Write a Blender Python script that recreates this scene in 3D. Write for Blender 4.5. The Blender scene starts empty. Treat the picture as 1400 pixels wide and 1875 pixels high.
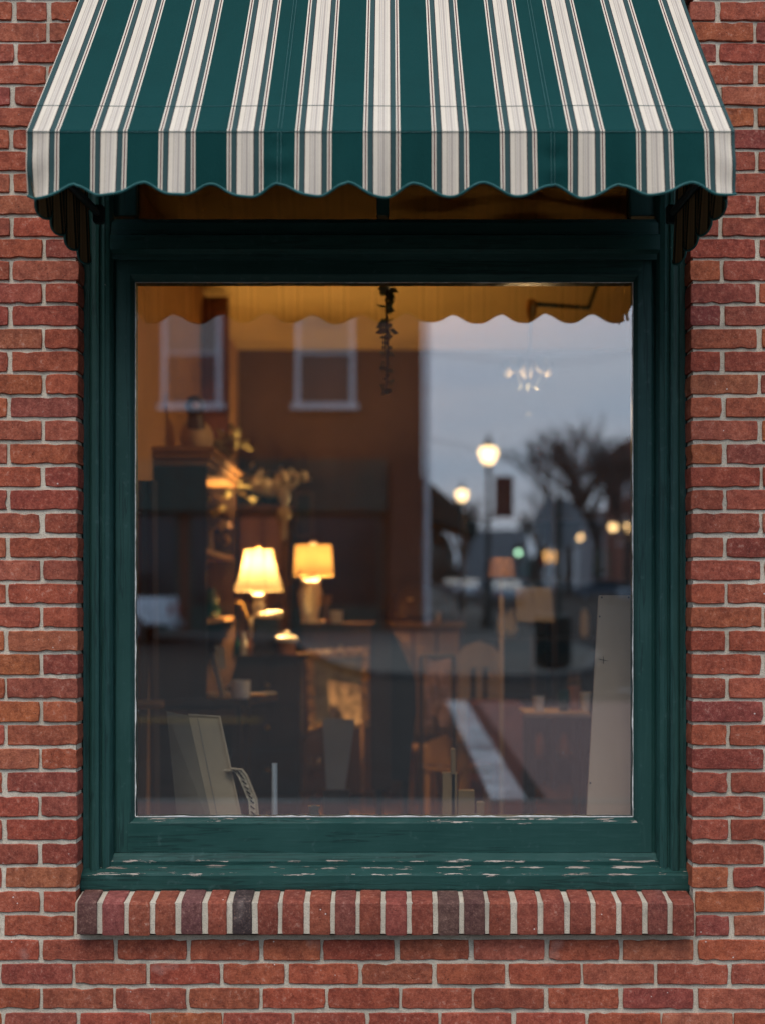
import bpy, bmesh, math, random
from mathutils import Vector, Matrix
random.seed(7)
rnd = random.Random(11)
PI = math.pi
sc = bpy.context.scene
C = sc.collection

# ------------------------------------------------------------------ camera
F = 2690.0                      # focal length in photo pixels (1400 wide)
X0, Y0, YR = 710.0, 1100.0, 1055.0   # principal point / horizon, horizon seen in the pane
D, EYE = 4.3, 1.5              # camera to glass, eye height
cam = bpy.data.cameras.new('camera'); co = bpy.data.objects.new('camera', cam); C.objects.link(co)
co.location = (0, -D, EYE); co.rotation_euler = (PI/2, 0, 0)
cam.sensor_fit = 'HORIZONTAL'; cam.sensor_width = 24.0; cam.lens = F/1400*24
cam.shift_x = (700-X0)/1400; cam.shift_y = (Y0-937.5)/1400
cam.clip_start = 0.05; cam.clip_end = 2000
cam.dof.use_dof = True; cam.dof.focus_distance = 4.08; cam.dof.aperture_fstop = 1.5
sc.camera = co
# ------------------------------------------------------------------ world
W = bpy.data.worlds.new('World'); sc.world = W; W.use_nodes = True
nt = W.node_tree; nt.nodes.clear()
N = lambda t, **k: nt.nodes.new(t)
out = N('ShaderNodeOutputWorld'); bg = N('ShaderNodeBackground'); sky = N('ShaderNodeTexSky')
SUN_EL, SUN_AZ = math.radians(57), math.radians(192)
sky.sky_type = 'NISHITA'; sky.sun_disc = False; sky.sun_elevation = SUN_EL; sky.sun_rotation = SUN_AZ
sky.dust_density = 3.0
tc = N('ShaderNodeTexCoord'); mp = N('ShaderNodeMapping'); mp.inputs['Scale'].default_value = (1.0, 1.0, 4.2)
no = N('ShaderNodeTexNoise'); no.inputs['Scale'].default_value = 2.3; no.inputs['Detail'].default_value = 5; no.inputs['Roughness'].default_value = .5
rp = N('ShaderNodeValToRGB')
rp.color_ramp.elements[0].position = .38; rp.color_ramp.elements[0].color = (.34, .60, .90, 1)
rp.color_ramp.elements[1].position = .62; rp.color_ramp.elements[1].color = (.76, .83, .98, 1)
mul = N('ShaderNodeMix'); mul.data_type = 'RGBA'; mul.blend_type = 'MULTIPLY'; mul.inputs[0].default_value = 1
mul.inputs[7].default_value = (11.2, 11.2, 11.2, 1)
mx = N('ShaderNodeMix'); mx.data_type = 'RGBA'; mx.inputs[0].default_value = .85
L = nt.links.new
L(tc.outputs['Generated'], mp.inputs[0]); L(mp.outputs[0], no.inputs['Vector']); L(no.outputs['Fac'], rp.inputs[0])
L(rp.outputs[0], mul.inputs[6]); L(sky.outputs[0], mx.inputs[6]); L(mul.outputs[2], mx.inputs[7])
sx3 = N('ShaderNodeSeparateXYZ'); L(tc.outputs['Generated'], sx3.inputs[0])
gr = N('ShaderNodeMapRange'); L(sx3.outputs[2], gr.inputs[0]); gr.inputs[1].default_value = 0; gr.inputs[2].default_value = 1; gr.inputs[3].default_value = .86; gr.inputs[4].default_value = 1.5   # overcast: brighter overhead
vm = N('ShaderNodeVectorMath'); vm.operation = 'SCALE'; L(mx.outputs[2], vm.inputs[0]); L(gr.outputs[0], vm.inputs['Scale'])
L(vm.outputs[0], bg.inputs[0]); bg.inputs[1].default_value = .12; L(bg.outputs[0], out.inputs[0])
# ------------------------------------------------------------------ sun (overcast: wide and weak)
sl = bpy.data.lights.new('sun', 'SUN'); sl.energy = 1.5; sl.angle = math.radians(28); sl.color = (1, .93, .84)
so = bpy.data.objects.new('sun', sl); C.objects.link(so)
# towards the sun: on the street side (-y), a little to the left
sd = Vector((math.sin(SUN_AZ)*math.cos(SUN_EL), math.cos(SUN_AZ)*math.cos(SUN_EL), math.sin(SUN_EL)))
so.rotation_euler = sd.to_track_quat('Z', 'Y').to_euler()
# ------------------------------------------------------------------ render settings
vs = sc.view_settings; vs.view_transform = 'Standard'; vs.look = 'None'; vs.gamma = 1; vs.use_curve_mapping = False
vs.exposure = 0.25
cy = sc.cycles; cy.use_denoising = True; cy.max_bounces = 7; cy.diffuse_bounces = 3; cy.glossy_bounces = 3
cy.transmission_bounces = 6; cy.transparent_max_bounces = 12; cy.caustics_reflective = False; cy.caustics_refractive = False
cy.sample_clamp_indirect = 4.0; cy.use_adaptive_sampling = True; cy.adaptive_threshold = .015

# ------------------------------------------------------------------ helpers
def P(px, py, Z):               # photo pixel seen directly at distance Z -> world
    return Vector(((px-X0)*Z/F, Z-D, EYE-(py-Y0)*Z/F))
def R(px, py, Z):               # photo pixel seen in the pane at path length Z -> world (street side)
    return Vector(((px-X0)*Z/F, D-Z, EYE-(py-YR)*Z/F))

class MB:
    def __init__(s): s.v = []; s.f = []; s.uv = None
    def add(s, vs, fs):
        o = len(s.v); s.v += [tuple(v) for v in vs]; s.f += [tuple(i+o for i in f) for f in fs]; return s
    def box(s, a, b, M=None):
        x0, y0, z0 = (min(a[i], b[i]) for i in range(3)); x1, y1, z1 = (max(a[i], b[i]) for i in range(3))
        v = [Vector(p) for p in ((x0,y0,z0),(x1,y0,z0),(x1,y1,z0),(x0,y1,z0),(x0,y0,z1),(x1,y0,z1),(x1,y1,z1),(x0,y1,z1))]
        if M: v = [M @ p for p in v]
        return s.add(v, [(0,3,2,1),(4,5,6,7),(0,1,5,4),(1,2,6,5),(2,3,7,6),(3,0,4,7)])
    def cbox(s, c, d, M=None):
        c = Vector(c); d = Vector(d)/2; return s.box(c-d, c+d, M)
    def prism(s, poly, h, axis='z', at=0.0, M=None):   # poly in the two other axes
        n = len(poly)
        def m(p, q):
            v = {'z': (p[0], p[1], q), 'y': (p[0], q, p[1]), 'x': (q, p[0], p[1])}[axis]
            v = Vector(v); return M @ v if M else v
        v = [m(p, at) for p in poly]+[m(p, at+h) for p in poly]
        return s.add(v, [tuple(range(n-1, -1, -1)), tuple(range(n, 2*n))]+[(i, (i+1) % n, n+(i+1) % n, n+i) for i in range(n)])
    def lathe(s, prof, c=(0,0,0), n=20, sx=1, sy=1):
        c = Vector(c); v = []; f = []
        for r, z in prof:
            for k in range(n):
                a = 2*PI*k/n; v.append(c+Vector((r*sx*math.cos(a), r*sy*math.sin(a), z)))
        for j in range(len(prof)-1):
            for k in range(n):
                a = j*n+k; b = j*n+(k+1) % n; f.append((a, b, b+n, a+n))
        if prof[0][0] > 1e-5: f.append(tuple(range(n-1, -1, -1)))
        if prof[-1][0] > 1e-5: f.append(tuple((len(prof)-1)*n+k for k in range(n)))
        return s.add(v, f)
    def shell(s, prof, c=(0,0,0), n=24, lob=None):      # lathe left open at both ends
        c = Vector(c); v = []; f = []
        for r, z in prof:
            for k in range(n):
                a = 2*PI*k/n; rr = r*(lob(a) if lob else 1); v.append(c+Vector((rr*math.cos(a), rr*math.sin(a), z)))
        for j in range(len(prof)-1):
            for k in range(n):
                a = j*n+k; b = j*n+(k+1) % n; f.append((a, b, b+n, a+n))
        return s.add(v, f)
    def tube(s, pts, r, n=6):
        pts = [Vector(p) for p in pts]; m = len(pts); rs = r if isinstance(r, (list, tuple)) else [r]*m
        v = []; f = []; up = Vector((0, 0, 1))
        for i, p in enumerate(pts):
            t = (pts[min(i+1, m-1)]-pts[max(i-1, 0)]); t = t.normalized() if t.length > 1e-9 else Vector((0, 0, 1))
            ref = up if abs(t.z) < .95 else Vector((1, 0, 0))
            a = t.cross(ref).normalized(); b = t.cross(a)
            for k in range(n):
                q = 2*PI*k/n; v.append(p+(a*math.cos(q)+b*math.sin(q))*rs[i])
        for i in range(m-1):
            for k in range(n):
                f.append((i*n+k, i*n+(k+1) % n, (i+1)*n+(k+1) % n, (i+1)*n+k))
        f.append(tuple(range(n-1, -1, -1))); f.append(tuple((m-1)*n+k for k in range(n)))
        return s.add(v, f)
    def ball(s, c, r, n=14, m=8, sz=1.0, sx=1.0, sy=1.0):
        return s.lathe([(max(r*math.sin(PI*j/m), 1e-6), -r*sz*math.cos(PI*j/m)) for j in range(m+1)], c, n, sx, sy)
    def quad(s, a, b, c, d): return s.add([a, b, c, d], [(0, 1, 2, 3)])
    def mesh(s, name):
        me = bpy.data.meshes.new(name); me.from_pydata(s.v, [], s.f); me.update(); return me
    def build(s, name, m, parent=None, smooth=False, bevel=0):
        me = s.mesh(name)
        if bevel:
            b = bmesh.new(); b.from_mesh(me); bmesh.ops.recalc_face_normals(b, faces=b.faces)
            bmesh.ops.bevel(b, geom=[e for e in b.edges if e.calc_face_angle(0) > .5], offset=bevel, segments=2, affect='EDGES', clamp_overlap=True)
            b.to_mesh(me); b.free()
        else:
            b = bmesh.new(); b.from_mesh(me); bmesh.ops.recalc_face_normals(b, faces=b.faces); b.to_mesh(me); b.free()
        o = bpy.data.objects.new(name, me); C.objects.link(o); me.materials.append(m)
        if smooth:
            for p in me.polygons: p.use_smooth = True
            me.set_sharp_from_angle(angle=math.radians(40)) if hasattr(me, 'set_sharp_from_angle') else None
        if parent:
            o.parent = parent
            o.matrix_parent_inverse = Matrix.Translation(-Vector(parent.location)) if not parent.parent else Matrix()
        return o
def tag(o, label, cat, group=None):
    o['label'] = label; o['category'] = cat
    if group: o['group'] = group
    return o
def thing(name, loc, label, cat, group=None):
    o = bpy.data.objects.new(name, None); C.objects.link(o); o.location = loc; o.empty_display_size = .1
    return tag(o, label, cat, group)
def label_kind(o): o['kind'] = 'thing'; return o
def struct(o): o['kind'] = 'structure'; return o
def dup(root, loc, label, group=None):
    r = root.copy(); C.objects.link(r); r.location = loc; r['label'] = label
    if group: r['group'] = group
    for ch in list(root.children):
        c = ch.copy(); C.objects.link(c); c.parent = r; c.matrix_parent_inverse = ch.matrix_parent_inverse.copy()
        for g in list(ch.children):
            d = g.copy(); C.objects.link(d); d.parent = c; d.matrix_parent_inverse = g.matrix_parent_inverse.copy()
    return r
LOC = {}
def local(t): return t.location        # things are built in world space, parts compensated by the inverse

# ------------------------------------------------------------------ materials
def newmat(name):
    m = bpy.data.materials.new(name); m.use_nodes = True; n = m.node_tree; n.nodes.clear()
    o = n.nodes.new('ShaderNodeOutputMaterial'); return m, n, o
def node(n, t, **ins):
    k = n.nodes.new(t)
    for a, b in ins.items():
        k.inputs[a.replace('_', ' ')].default_value = b
    return k
def mixc(n, fac, a, b, blend='MIX'):
    k = n.nodes.new('ShaderNodeMix'); k.data_type = 'RGBA'; k.blend_type = blend
    for i, v in ((0, fac), (6, a), (7, b)):
        if hasattr(v, 'is_linked'): n.links.new(v, k.inputs[i])
        elif i: k.inputs[i].default_value = tuple(v)+((1,) if len(v) == 3 else ())
        else: k.inputs[0].default_value = v
    return k.outputs[2]
def ramp(n, src, *stops, interp='LINEAR'):
    k = n.nodes.new('ShaderNodeValToRGB'); k.color_ramp.interpolation = interp; e = k.color_ramp.elements
    while len(e) > 1: e.remove(e[-1])
    for i, (p, c) in enumerate(stops):
        c = (c, c, c, 1) if not isinstance(c, (tuple, list)) else tuple(c)+(1,)
        if i == 0: e[0].position = p; e[0].color = c
        else: q = e.new(p); q.color = c
    n.links.new(src, k.inputs[0]); return k.outputs[0]
def noise(n, scale, detail=4, vec=None, rough=.55, stretch=None):
    k = node(n, 'ShaderNodeTexNoise', Scale=scale, Detail=detail, Roughness=rough)
    if vec is None: vec = n.nodes.new('ShaderNodeNewGeometry').outputs['Position']
    if stretch:
        q = n.nodes.new('ShaderNodeMapping'); q.inputs['Scale'].default_value = stretch; n.links.new(vec, q.inputs[0]); vec = q.outputs[0]
    n.links.new(vec, k.inputs['Vector']); return k.outputs['Fac']
def bumpn(n, h, strength=.3, dist=.002):
    k = node(n, 'ShaderNodeBump', Strength=strength, Distance=dist); n.links.new(h, k.inputs['Height']); return k.outputs[0]
def pm(name, col, rough=.6, var=.25, scale=12, bump=.2, dist=.002, bscale=None, metal=0, spec=.4, stretch=None, trans=0):
    m, n, o = newmat(name); b = node(n, 'ShaderNodeBsdfPrincipled', Roughness=rough, Metallic=metal)
    b.inputs['Specular IOR Level'].default_value = spec
    f = noise(n, scale, 4, stretch=stretch)
    lo = tuple(c*(1-var) for c in col); hi = tuple(min(1, c*(1+var)) for c in col)
    n.links.new(ramp(n, f, (.3, lo), (.7, hi)), b.inputs['Base Color'])
    if bump:
        n.links.new(bumpn(n, noise(n, bscale or scale*8, 4, stretch=stretch), bump, dist), b.inputs['Normal'])
    n.links.new(b.outputs[0], o.inputs[0]); return m
def emit(name, col, s):
    m, n, o = newmat(name); e = node(n, 'ShaderNodeEmission', Strength=s); e.inputs[0].default_value = tuple(col)+(1,)
    n.links.new(e.outputs[0], o.inputs[0]); return m

def brick_material(name, island):
    m, n, o = newmat(name); b = node(n, 'ShaderNodeBsdfPrincipled', Roughness=.86); b.inputs['Specular IOR Level'].default_value = .25
    g = n.nodes.new('ShaderNodeNewGeometry'); pos = g.outputs['Position']
    if island:
        base = ramp(n, g.outputs['Random Per Island'], (0, (.24, .062, .040)), (.3, (.36, .095, .055)), (.6, (.30, .070, .048)), (.85, (.40, .125, .07)), (1, (.20, .058, .046)))
    else:
        base = n.nodes.new('ShaderNodeObjectInfo').outputs['Color']
    f1 = noise(n, 16, 4, pos); f2 = noise(n, 60, 5, pos, .65); f3 = noise(n, 320, 3, pos); f4 = noise(n, 7, 3, pos)
    c = mixc(n, ramp(n, f1, (.3, 0.), (.72, 1.)), mixc(n, 1, base, (.80, .76, .80), 'MULTIPLY'), mixc(n, 1, base, (1.14, 1.18, 1.12), 'MULTIPLY'))
    gr_ = noise(n, 190, 3, pos, .7); c = mixc(n, ramp(n, gr_, (.36, .72), (.50, 0.)), c, mixc(n, 1, c, (.66, .60, .60), 'MULTIPLY')); c = mixc(n, ramp(n, gr_, (.56, 0.), (.70, .30)), c, (.55, .30, .21))
    c = mixc(n, ramp(n, f2, (.38, .75), (.56, 0.)), c, mixc(n, 1, c, (.55, .5, .5), 'MULTIPLY'))
    c = mixc(n, ramp(n, f2, (.60, 0.), (.74, .42)), c, (.62, .38, .28))
    c = mixc(n, ramp(n, f4, (.66, 0.), (.80, .30)), c, (.60, .45, .38))           # pale bloom
    c = mixc(n, ramp(n, f4, (.18, .5), (.30, 0.)), c, (.09, .05, .045))           # soot
    vo = node(n, 'ShaderNodeTexVoronoi', Scale=95); n.links.new(pos, vo.inputs['Vector'])
    pits = ramp(n, vo.outputs['Distance'], (.06, 1.), (.17, 0.))
    sel = ramp(n, noise(n, 38, 2, pos), (.50, 0.), (.58, 1.))
    pk = n.nodes.new('ShaderNodeMath'); pk.operation = 'MULTIPLY'; n.links.new(pits, pk.inputs[0]); n.links.new(sel, pk.inputs[1])
    c = mixc(n, pk.outputs[0], c, (.055, .022, .018))
    v2 = node(n, 'ShaderNodeTexVoronoi', Scale=34); n.links.new(pos, v2.inputs['Vector'])
    sp = n.nodes.new('ShaderNodeMath'); sp.operation = 'MULTIPLY'
    n.links.new(ramp(n, v2.outputs['Distance'], (.05, 1.), (.085, 0.)), sp.inputs[0]); n.links.new(ramp(n, noise(n, 9, 2, pos), (.56, 0.), (.62, .8)), sp.inputs[1])
    c = mixc(n, sp.outputs[0], c, (.72, .66, .60))                                # specks of old paint
    c = mixc(n, ramp(n, noise(n, 1.6, 4, pos, .6), (.34, .38), (.56, 0.)), c, mixc(n, 1, c, (.60, .56, .56), 'MULTIPLY'))
    c = mixc(n, ramp(n, noise(n, 5, 3, pos, .6, (1, 1, .12)), (.60, 0.), (.74, .30)), c, mixc(n, 1, c, (.62, .58, .58), 'MULTIPLY'))
    n.links.new(c, b.inputs['Base Color'])
    h = mixc(n, .35, mixc(n, .5, f2, f3), noise(n, 130, 4, pos, .7)); h = mixc(n, pk.outputs[0], h, (0, 0, 0))
    n.links.new(bumpn(n, h, .7, .0045), b.inputs['Normal']); n.links.new(b.outputs[0], o.inputs[0]); return m
M = {}
M['brick'] = brick_material('fired_brick', False); M['brick_i'] = brick_material('fired_brick_field', True)
def mortar_material():
    m, n, o = newmat('mortar'); b = node(n, 'ShaderNodeBsdfPrincipled', Roughness=.95); b.inputs['Specular IOR Level'].default_value = .15
    f = noise(n, 9, 4); g = noise(n, 240, 4, None, .7)
    c = ramp(n, f, (.3, (.50, .415, .31)), (.7, (.68, .575, .44)))
    c = mixc(n, ramp(n, g, (.32, .6), (.5, 0.)), c, (.22, .19, .16))
    c = mixc(n, ramp(n, noise(n, 26, 4), (.60, 0.), (.75, .5)), c, (.20, .18, .15)); c = mixc(n, ramp(n, noise(n, 1.6, 4, None, .6), (.34, .45), (.56, 0.)), c, mixc(n, 1, c, (.55, .53, .5), 'MULTIPLY')); c = mixc(n, ramp(n, noise(n, 5, 3, None, .6, (1, 1, .12)), (.58, 0.), (.72, .35)), c, (.24, .21, .17))
    n.links.new(c, b.inputs['Base Color']); n.links.new(bumpn(n, mixc(n, .4, g, noise(n, 60, 4)), .9, .004), b.inputs['Normal'])
    n.links.new(b.outputs[0], o.inputs[0]); return m
M['mortar'] = mortar_material()
def paint_material(name, vertical, peel, edges=()):
    m, n, o = newmat(name); b = node(n, 'ShaderNodeBsdfPrincipled', Roughness=.5); b.inputs['Specular IOR Level'].default_value = .25
    st = (30, 30, 2.2) if vertical else (2.2, 30, 30)
    s2 = (1, 1, .12) if vertical else (.12, 1, 1)
    grain = noise(n, 3, 5, stretch=st)
    c = ramp(n, noise(n, 5, 4), (.3, (.010, .045, .037)), (.72, (.019, .063, .052)))
    c = mixc(n, ramp(n, grain, (.52, 0.), (.8, .30)), c, (.045, .105, .092)); c = mixc(n, ramp(n, grain, (.22, .22), (.36, 0.)), c, (.005, .020, .017))
    ck = noise(n, 9, 5, None, .7, (1, 1, .05) if vertical else (.05, 1, 1)); c = mixc(n, ramp(n, ck, (.485, 0.), (.497, .5), (.503, .5), (.515, 0.)), c, (.004, .014, .012))
    c = mixc(n, ramp(n, noise(n, 40, 4), (.62, 0.), (.74, .3)), c, (.08, .13, .12))
    h = grain
    if peel:
        pn = noise(n, 75, 6, None, .68, (.15, 1, 1.4))
        sz = n.nodes.new('ShaderNodeSeparateXYZ'); n.links.new(n.nodes.new('ShaderNodeNewGeometry').outputs['Position'], sz.inputs[0])
        dm = None
        for ze in edges:                     # paint fails first along the arrises
            e1 = n.nodes.new('ShaderNodeMath'); e1.operation = 'SUBTRACT'; n.links.new(sz.outputs[2], e1.inputs[0]); e1.inputs[1].default_value = ze
            e2 = n.nodes.new('ShaderNodeMath'); e2.operation = 'ABSOLUTE'; n.links.new(e1.outputs[0], e2.inputs[0]); cur = e2.outputs[0]
            if dm is not None:
                e3 = n.nodes.new('ShaderNodeMath'); e3.operation = 'MINIMUM'; n.links.new(dm, e3.inputs[0]); n.links.new(cur, e3.inputs[1]); cur = e3.outputs[0]
            dm = cur
        near = ramp(n, dm, (0., 1.), (.010, 0.))
        a1 = n.nodes.new('ShaderNodeMath'); a1.operation = 'MULTIPLY_ADD'; n.links.new(near, a1.inputs[0]); a1.inputs[1].default_value = .20; n.links.new(pn, a1.inputs[2])
        ad = n.nodes.new('ShaderNodeMath'); ad.operation = 'MULTIPLY_ADD'; n.links.new(noise(n, 3.2, 2), ad.inputs[0]); ad.inputs[1].default_value = .30; n.links.new(a1.outputs[0], ad.inputs[2])
        mask = ramp(n, ad.outputs[0], (peel, 0.), (peel+.012, 1.))
        c = mixc(n, ramp(n, ad.outputs[0], (peel-.02, 0.), (peel-.003, .8)), c, (.006, .022, .02))
        wood = ramp(n, noise(n, 20, 4, stretch=s2), (.35, (.26, .19, .15)), (.6, (.50, .40, .33)))
        c = mixc(n, mask, c, wood)
        n.links.new(ramp(n, mask, (0, .42), (1, .9)), b.inputs['Roughness'])
        h = mixc(n, mask, grain, (-1, -1, -1))
    else:
        v2 = node(n, 'ShaderNodeTexVoronoi', Scale=22); n.links.new(n.nodes.new('ShaderNodeNewGeometry').outputs['Position'], v2.inputs['Vector'])
        sp = n.nodes.new('ShaderNodeMath'); sp.operation = 'MULTIPLY'
        n.links.new(ramp(n, v2.outputs['Distance'], (.03, 1.), (.05, 0.)), sp.inputs[0]); n.links.new(ramp(n, noise(n, 6, 2), (.58, 0.), (.62, .8)), sp.inputs[1])
        c = mixc(n, sp.outputs[0], c, (.5, .46, .42))
    n.links.new(c, b.inputs['Base Color'])
    n.links.new(bumpn(n, mixc(n, .3, h, noise(n, 25, 5, None, .6, s2)), .55, .0022), b.inputs['Normal'])
    n.links.new(b.outputs[0], o.inputs[0]); return m
M['green_v'] = paint_material('green_paint_upright', True, 0)
zed = lambda py, y: EYE-(py-Y0)*(D+y)/F
M['green_h'] = paint_material('green_paint_level', False, .945, (zed(1505, -.02), zed(1499, 0)))
M['green_sill'] = paint_material('green_paint_peeling', False, .902, (zed(1602, -.088), zed(1577, -.046), zed(1588, -.05)))
M['putty'] = pm('glazing_putty', (.62, .60, .55), .8, .3, 60, .4)

def stripe_material():
    m, n, o = newmat('awning_stripes')
    uv = n.nodes.new('ShaderNodeUVMap'); sp = n.nodes.new('ShaderNodeSeparateXYZ'); n.links.new(uv.outputs[0], sp.inputs[0])
    a = n.nodes.new('ShaderNodeMath'); a.operation = 'ADD'; n.links.new(sp.outputs[0], a.inputs[0]); a.inputs[1].default_value = 100.5
    fr = n.nodes.new('ShaderNodeMath'); fr.operation = 'FRACT'; n.links.new(a.outputs[0], fr.inputs[0])
    G = (.0018, .040, .036); CR = (.67, .555, .425); MA = (.085, .02, .022); SL = (.036, .070, .066); DK = (.03, .022, .025); B1 = (.44, .355, .29); B2 = (.53, .44, .36)
    t = lambda q: .233+.534*q
    st = [(0, G), (t(0), CR), (t(.042), MA), (t(.076), CR), (t(.118), SL), (t(.258), DK), (t(.280), CR), (t(.40), B1), (t(.43), CR), (t(.455), B2), (t(.495), CR), (t(.52), B1),
          (t(.56), B2), (t(.585), CR), (t(.61), B2), (t(.635), CR), (t(.720), DK), (t(.742), SL), (t(.882), CR), (t(.924), MA), (t(.958), CR), (t(1.0), G)]
    c = ramp(n, fr.outputs[0], *st, interp='CONSTANT')
    c = mixc(n, ramp(n, noise(n, 5, 4), (.35, 0.), (.75, .16)), c, mixc(n, 1, c, (.62, .60, .58), 'MULTIPLY'))
    c = mixc(n, ramp(n, noise(n, 11, 4, None, .6, (1, .4, .12)), (.52, 0.), (.74, .22)), c, mixc(n, 1, c, (.60, .57, .52), 'MULTIPLY'))
    c = mixc(n, ramp(n, noise(n, 420, 2), (.3, .25), (.6, 0.)), c, mixc(n, 1, c, (.7, .7, .7), 'MULTIPLY'))
    b = node(n, 'ShaderNodeBsdfPrincipled', Roughness=.85); b.inputs['Specular IOR Level'].default_value = .12
    n.links.new(c, b.inputs['Base Color'])
    h = mixc(n, .6, noise(n, 900, 2, stretch=(1, .15, .15)), noise(n, 12, 4, None, .6))
    n.links.new(bumpn(n, h, .6, .006), b.inputs['Normal'])
    bf = n.nodes.new('ShaderNodeNewGeometry').outputs['Backfacing']; c = mixc(n, bf, c, mixc(n, 1, c, (.30, .24, .15), 'MULTIPLY')); n.links.new(c, b.inputs['Base Color'])  # shade under the awning put into the colour of the inner faces
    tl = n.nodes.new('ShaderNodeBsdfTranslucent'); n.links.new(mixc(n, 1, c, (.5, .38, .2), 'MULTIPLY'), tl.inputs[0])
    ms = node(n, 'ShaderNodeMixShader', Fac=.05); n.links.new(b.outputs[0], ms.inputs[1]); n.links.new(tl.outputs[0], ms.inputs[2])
    n.links.new(ms.outputs[0], o.inputs[0]); return m
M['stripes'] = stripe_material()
M['binding'] = pm('awning_binding', (.006, .075, .068), .7, .2, 30, .2)
M['thread'] = pm('seam_thread', (.035, .10, .092), .8, .2, 60, .1)
M['dark_metal'] = pm('dark_metal', (.02, .025, .024), .5, .3, 10, .1, metal=.3)
def glass_material(name, fac, tint=(.96, .975, .965)):
    m, n, o = newmat(name)
    t = n.nodes.new('ShaderNodeBsdfTransparent'); t.inputs[0].default_value = tuple(tint)+(1,)
    g = n.nodes.new('ShaderNodeBsdfGlossy'); g.inputs['Roughness'].default_value = 0; g.inputs[0].default_value = (.96, .98, 1, 1)
    n.links.new(bumpn(n, noise(n, 2.2, 1), .02, .004), g.inputs['Normal'])
    lw = node(n, 'ShaderNodeLayerWeight', Blend=.3); mr = n.nodes.new('ShaderNodeMapRange'); n.links.new(lw.outputs['Facing'], mr.inputs[0])
    mr.inputs[3].default_value = fac; mr.inputs[4].default_value = .9; mr.inputs[1].default_value = .25
    ms = n.nodes.new('ShaderNodeMixShader'); n.links.new(mr.outputs[0], ms.inputs[0]); n.links.new(t.outputs[0], ms.inputs[1]); n.links.new(g.outputs[0], ms.inputs[2])
    pos = n.nodes.new('ShaderNodeNewGeometry').outputs['Position']; vo = node(n, 'ShaderNodeTexVoronoi', Scale=26); n.links.new(pos, vo.inputs['Vector'])
    sp = n.nodes.new('ShaderNodeMath'); sp.operation = 'MULTIPLY'; n.links.new(ramp(n, vo.outputs['Distance'], (.03, .6), (.07, 0.)), sp.inputs[0]); n.links.new(ramp(n, noise(n, 5, 2, pos), (.56, 0.), (.64, 1.)), sp.inputs[1])
    ad = n.nodes.new('ShaderNodeMath'); ad.operation = 'ADD'; n.links.new(sp.outputs[0], ad.inputs[0]); n.links.new(ramp(n, noise(n, 6, 5, pos, .65), (.58, 0.), (.85, .010)), ad.inputs[1])
    df = n.nodes.new('ShaderNodeBsdfDiffuse'); df.inputs[0].default_value = (.5, .5, .48, 1); m2 = n.nodes.new('ShaderNodeMixShader')
    n.links.new(ad.outputs[0], m2.inputs[0]); n.links.new(ms.outputs[0], m2.inputs[1]); n.links.new(df.outputs[0], m2.inputs[2]); n.links.new(m2.outputs[0], o.inputs[0]); return m
M['glass_brown'] = glass_material('brown_tinted_glass', .05, (.24, .235, .22))
M['glass'] = glass_material('plate_glass', .178)

# ================================================================== GROUND AND STREET (structure)
YW = -0.14                       # brick face of the shop wall
ZW = D+YW                        # its distance from the camera
M['asphalt'] = pm('asphalt', (.019, .019, .018), .8, .25, 3, .4, .004, 60, spec=.08)
M['concrete'] = pm('concrete', (.090, .088, .080), .9, .18, 2.5, .3, .003, 40, spec=.08)
M['kerb'] = pm('kerb_stone', (.10, .10, .095), .85, .2, 4, .3, spec=.08)
M['white_line'] = pm('road_paint_white', (.26, .265, .27), .7, .45, 2.5, .2, spec=.08)
M['yellow_line'] = pm('road_paint_yellow', (.16, .105, .035), .7, .2, 8, .2, spec=.08)
M['earth'] = pm('earth', (.09, .10, .07), .95, .3, .5, .2, spec=.08)
def paver_material():
    m, n, o = newmat('brick_pavers'); b = node(n, 'ShaderNodeBsdfPrincipled', Roughness=.85)
    br = node(n, 'ShaderNodeTexBrick', Scale=4.5); br.inputs['Color1'].default_value = (.115, .045, .036, 1); br.inputs['Color2'].default_value = (.085, .037, .032, 1); br.inputs['Mortar'].default_value = (.07, .06, .055, 1)
    n.links.new(n.nodes.new('ShaderNodeNewGeometry').outputs['Position'], br.inputs['Vector'])
    n.links.new(mixc(n, noise(n, 2, 4), br.outputs[0], (.09, .048, .040)), b.inputs['Base Color']); n.links.new(b.outputs[0], o.inputs[0]); return m
M['pavers'] = paver_material()
RD = -0.13                       # road level
g = MB(); g.quad((-600, -800, RD-.02), (600, -800, RD-.02), (600, 300, RD-.02), (-600, 300, RD-.02)); struct(g.build('ground', M['earth']))
g = MB(); g.quad((-160, -34.1, RD), (160, -34.1, RD), (160, -6, RD), (-160, -6, RD)); struct(g.build('road', M['asphalt']))
g = MB(); g.quad((4.4, -330, RD+.004), (16.3, -330, RD+.004), (16.3, -34.1, RD+.004), (4.4, -34.1, RD+.004)); struct(g.build('side_road', M['asphalt']))
g = MB(); g.box((-60, -5.85, -.3), (60, -.13, 0)); struct(g.build('pavement', M['concrete']))
g = MB(); g.box((-60, -6.0, -.3), (60, -5.85, .004)); struct(g.build('kerb', M['kerb']))
g = MB(); g.box((-60, -5.8, -.1), (60, -4.95, .005)); struct(g.build('paver_strip', M['pavers']))
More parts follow.
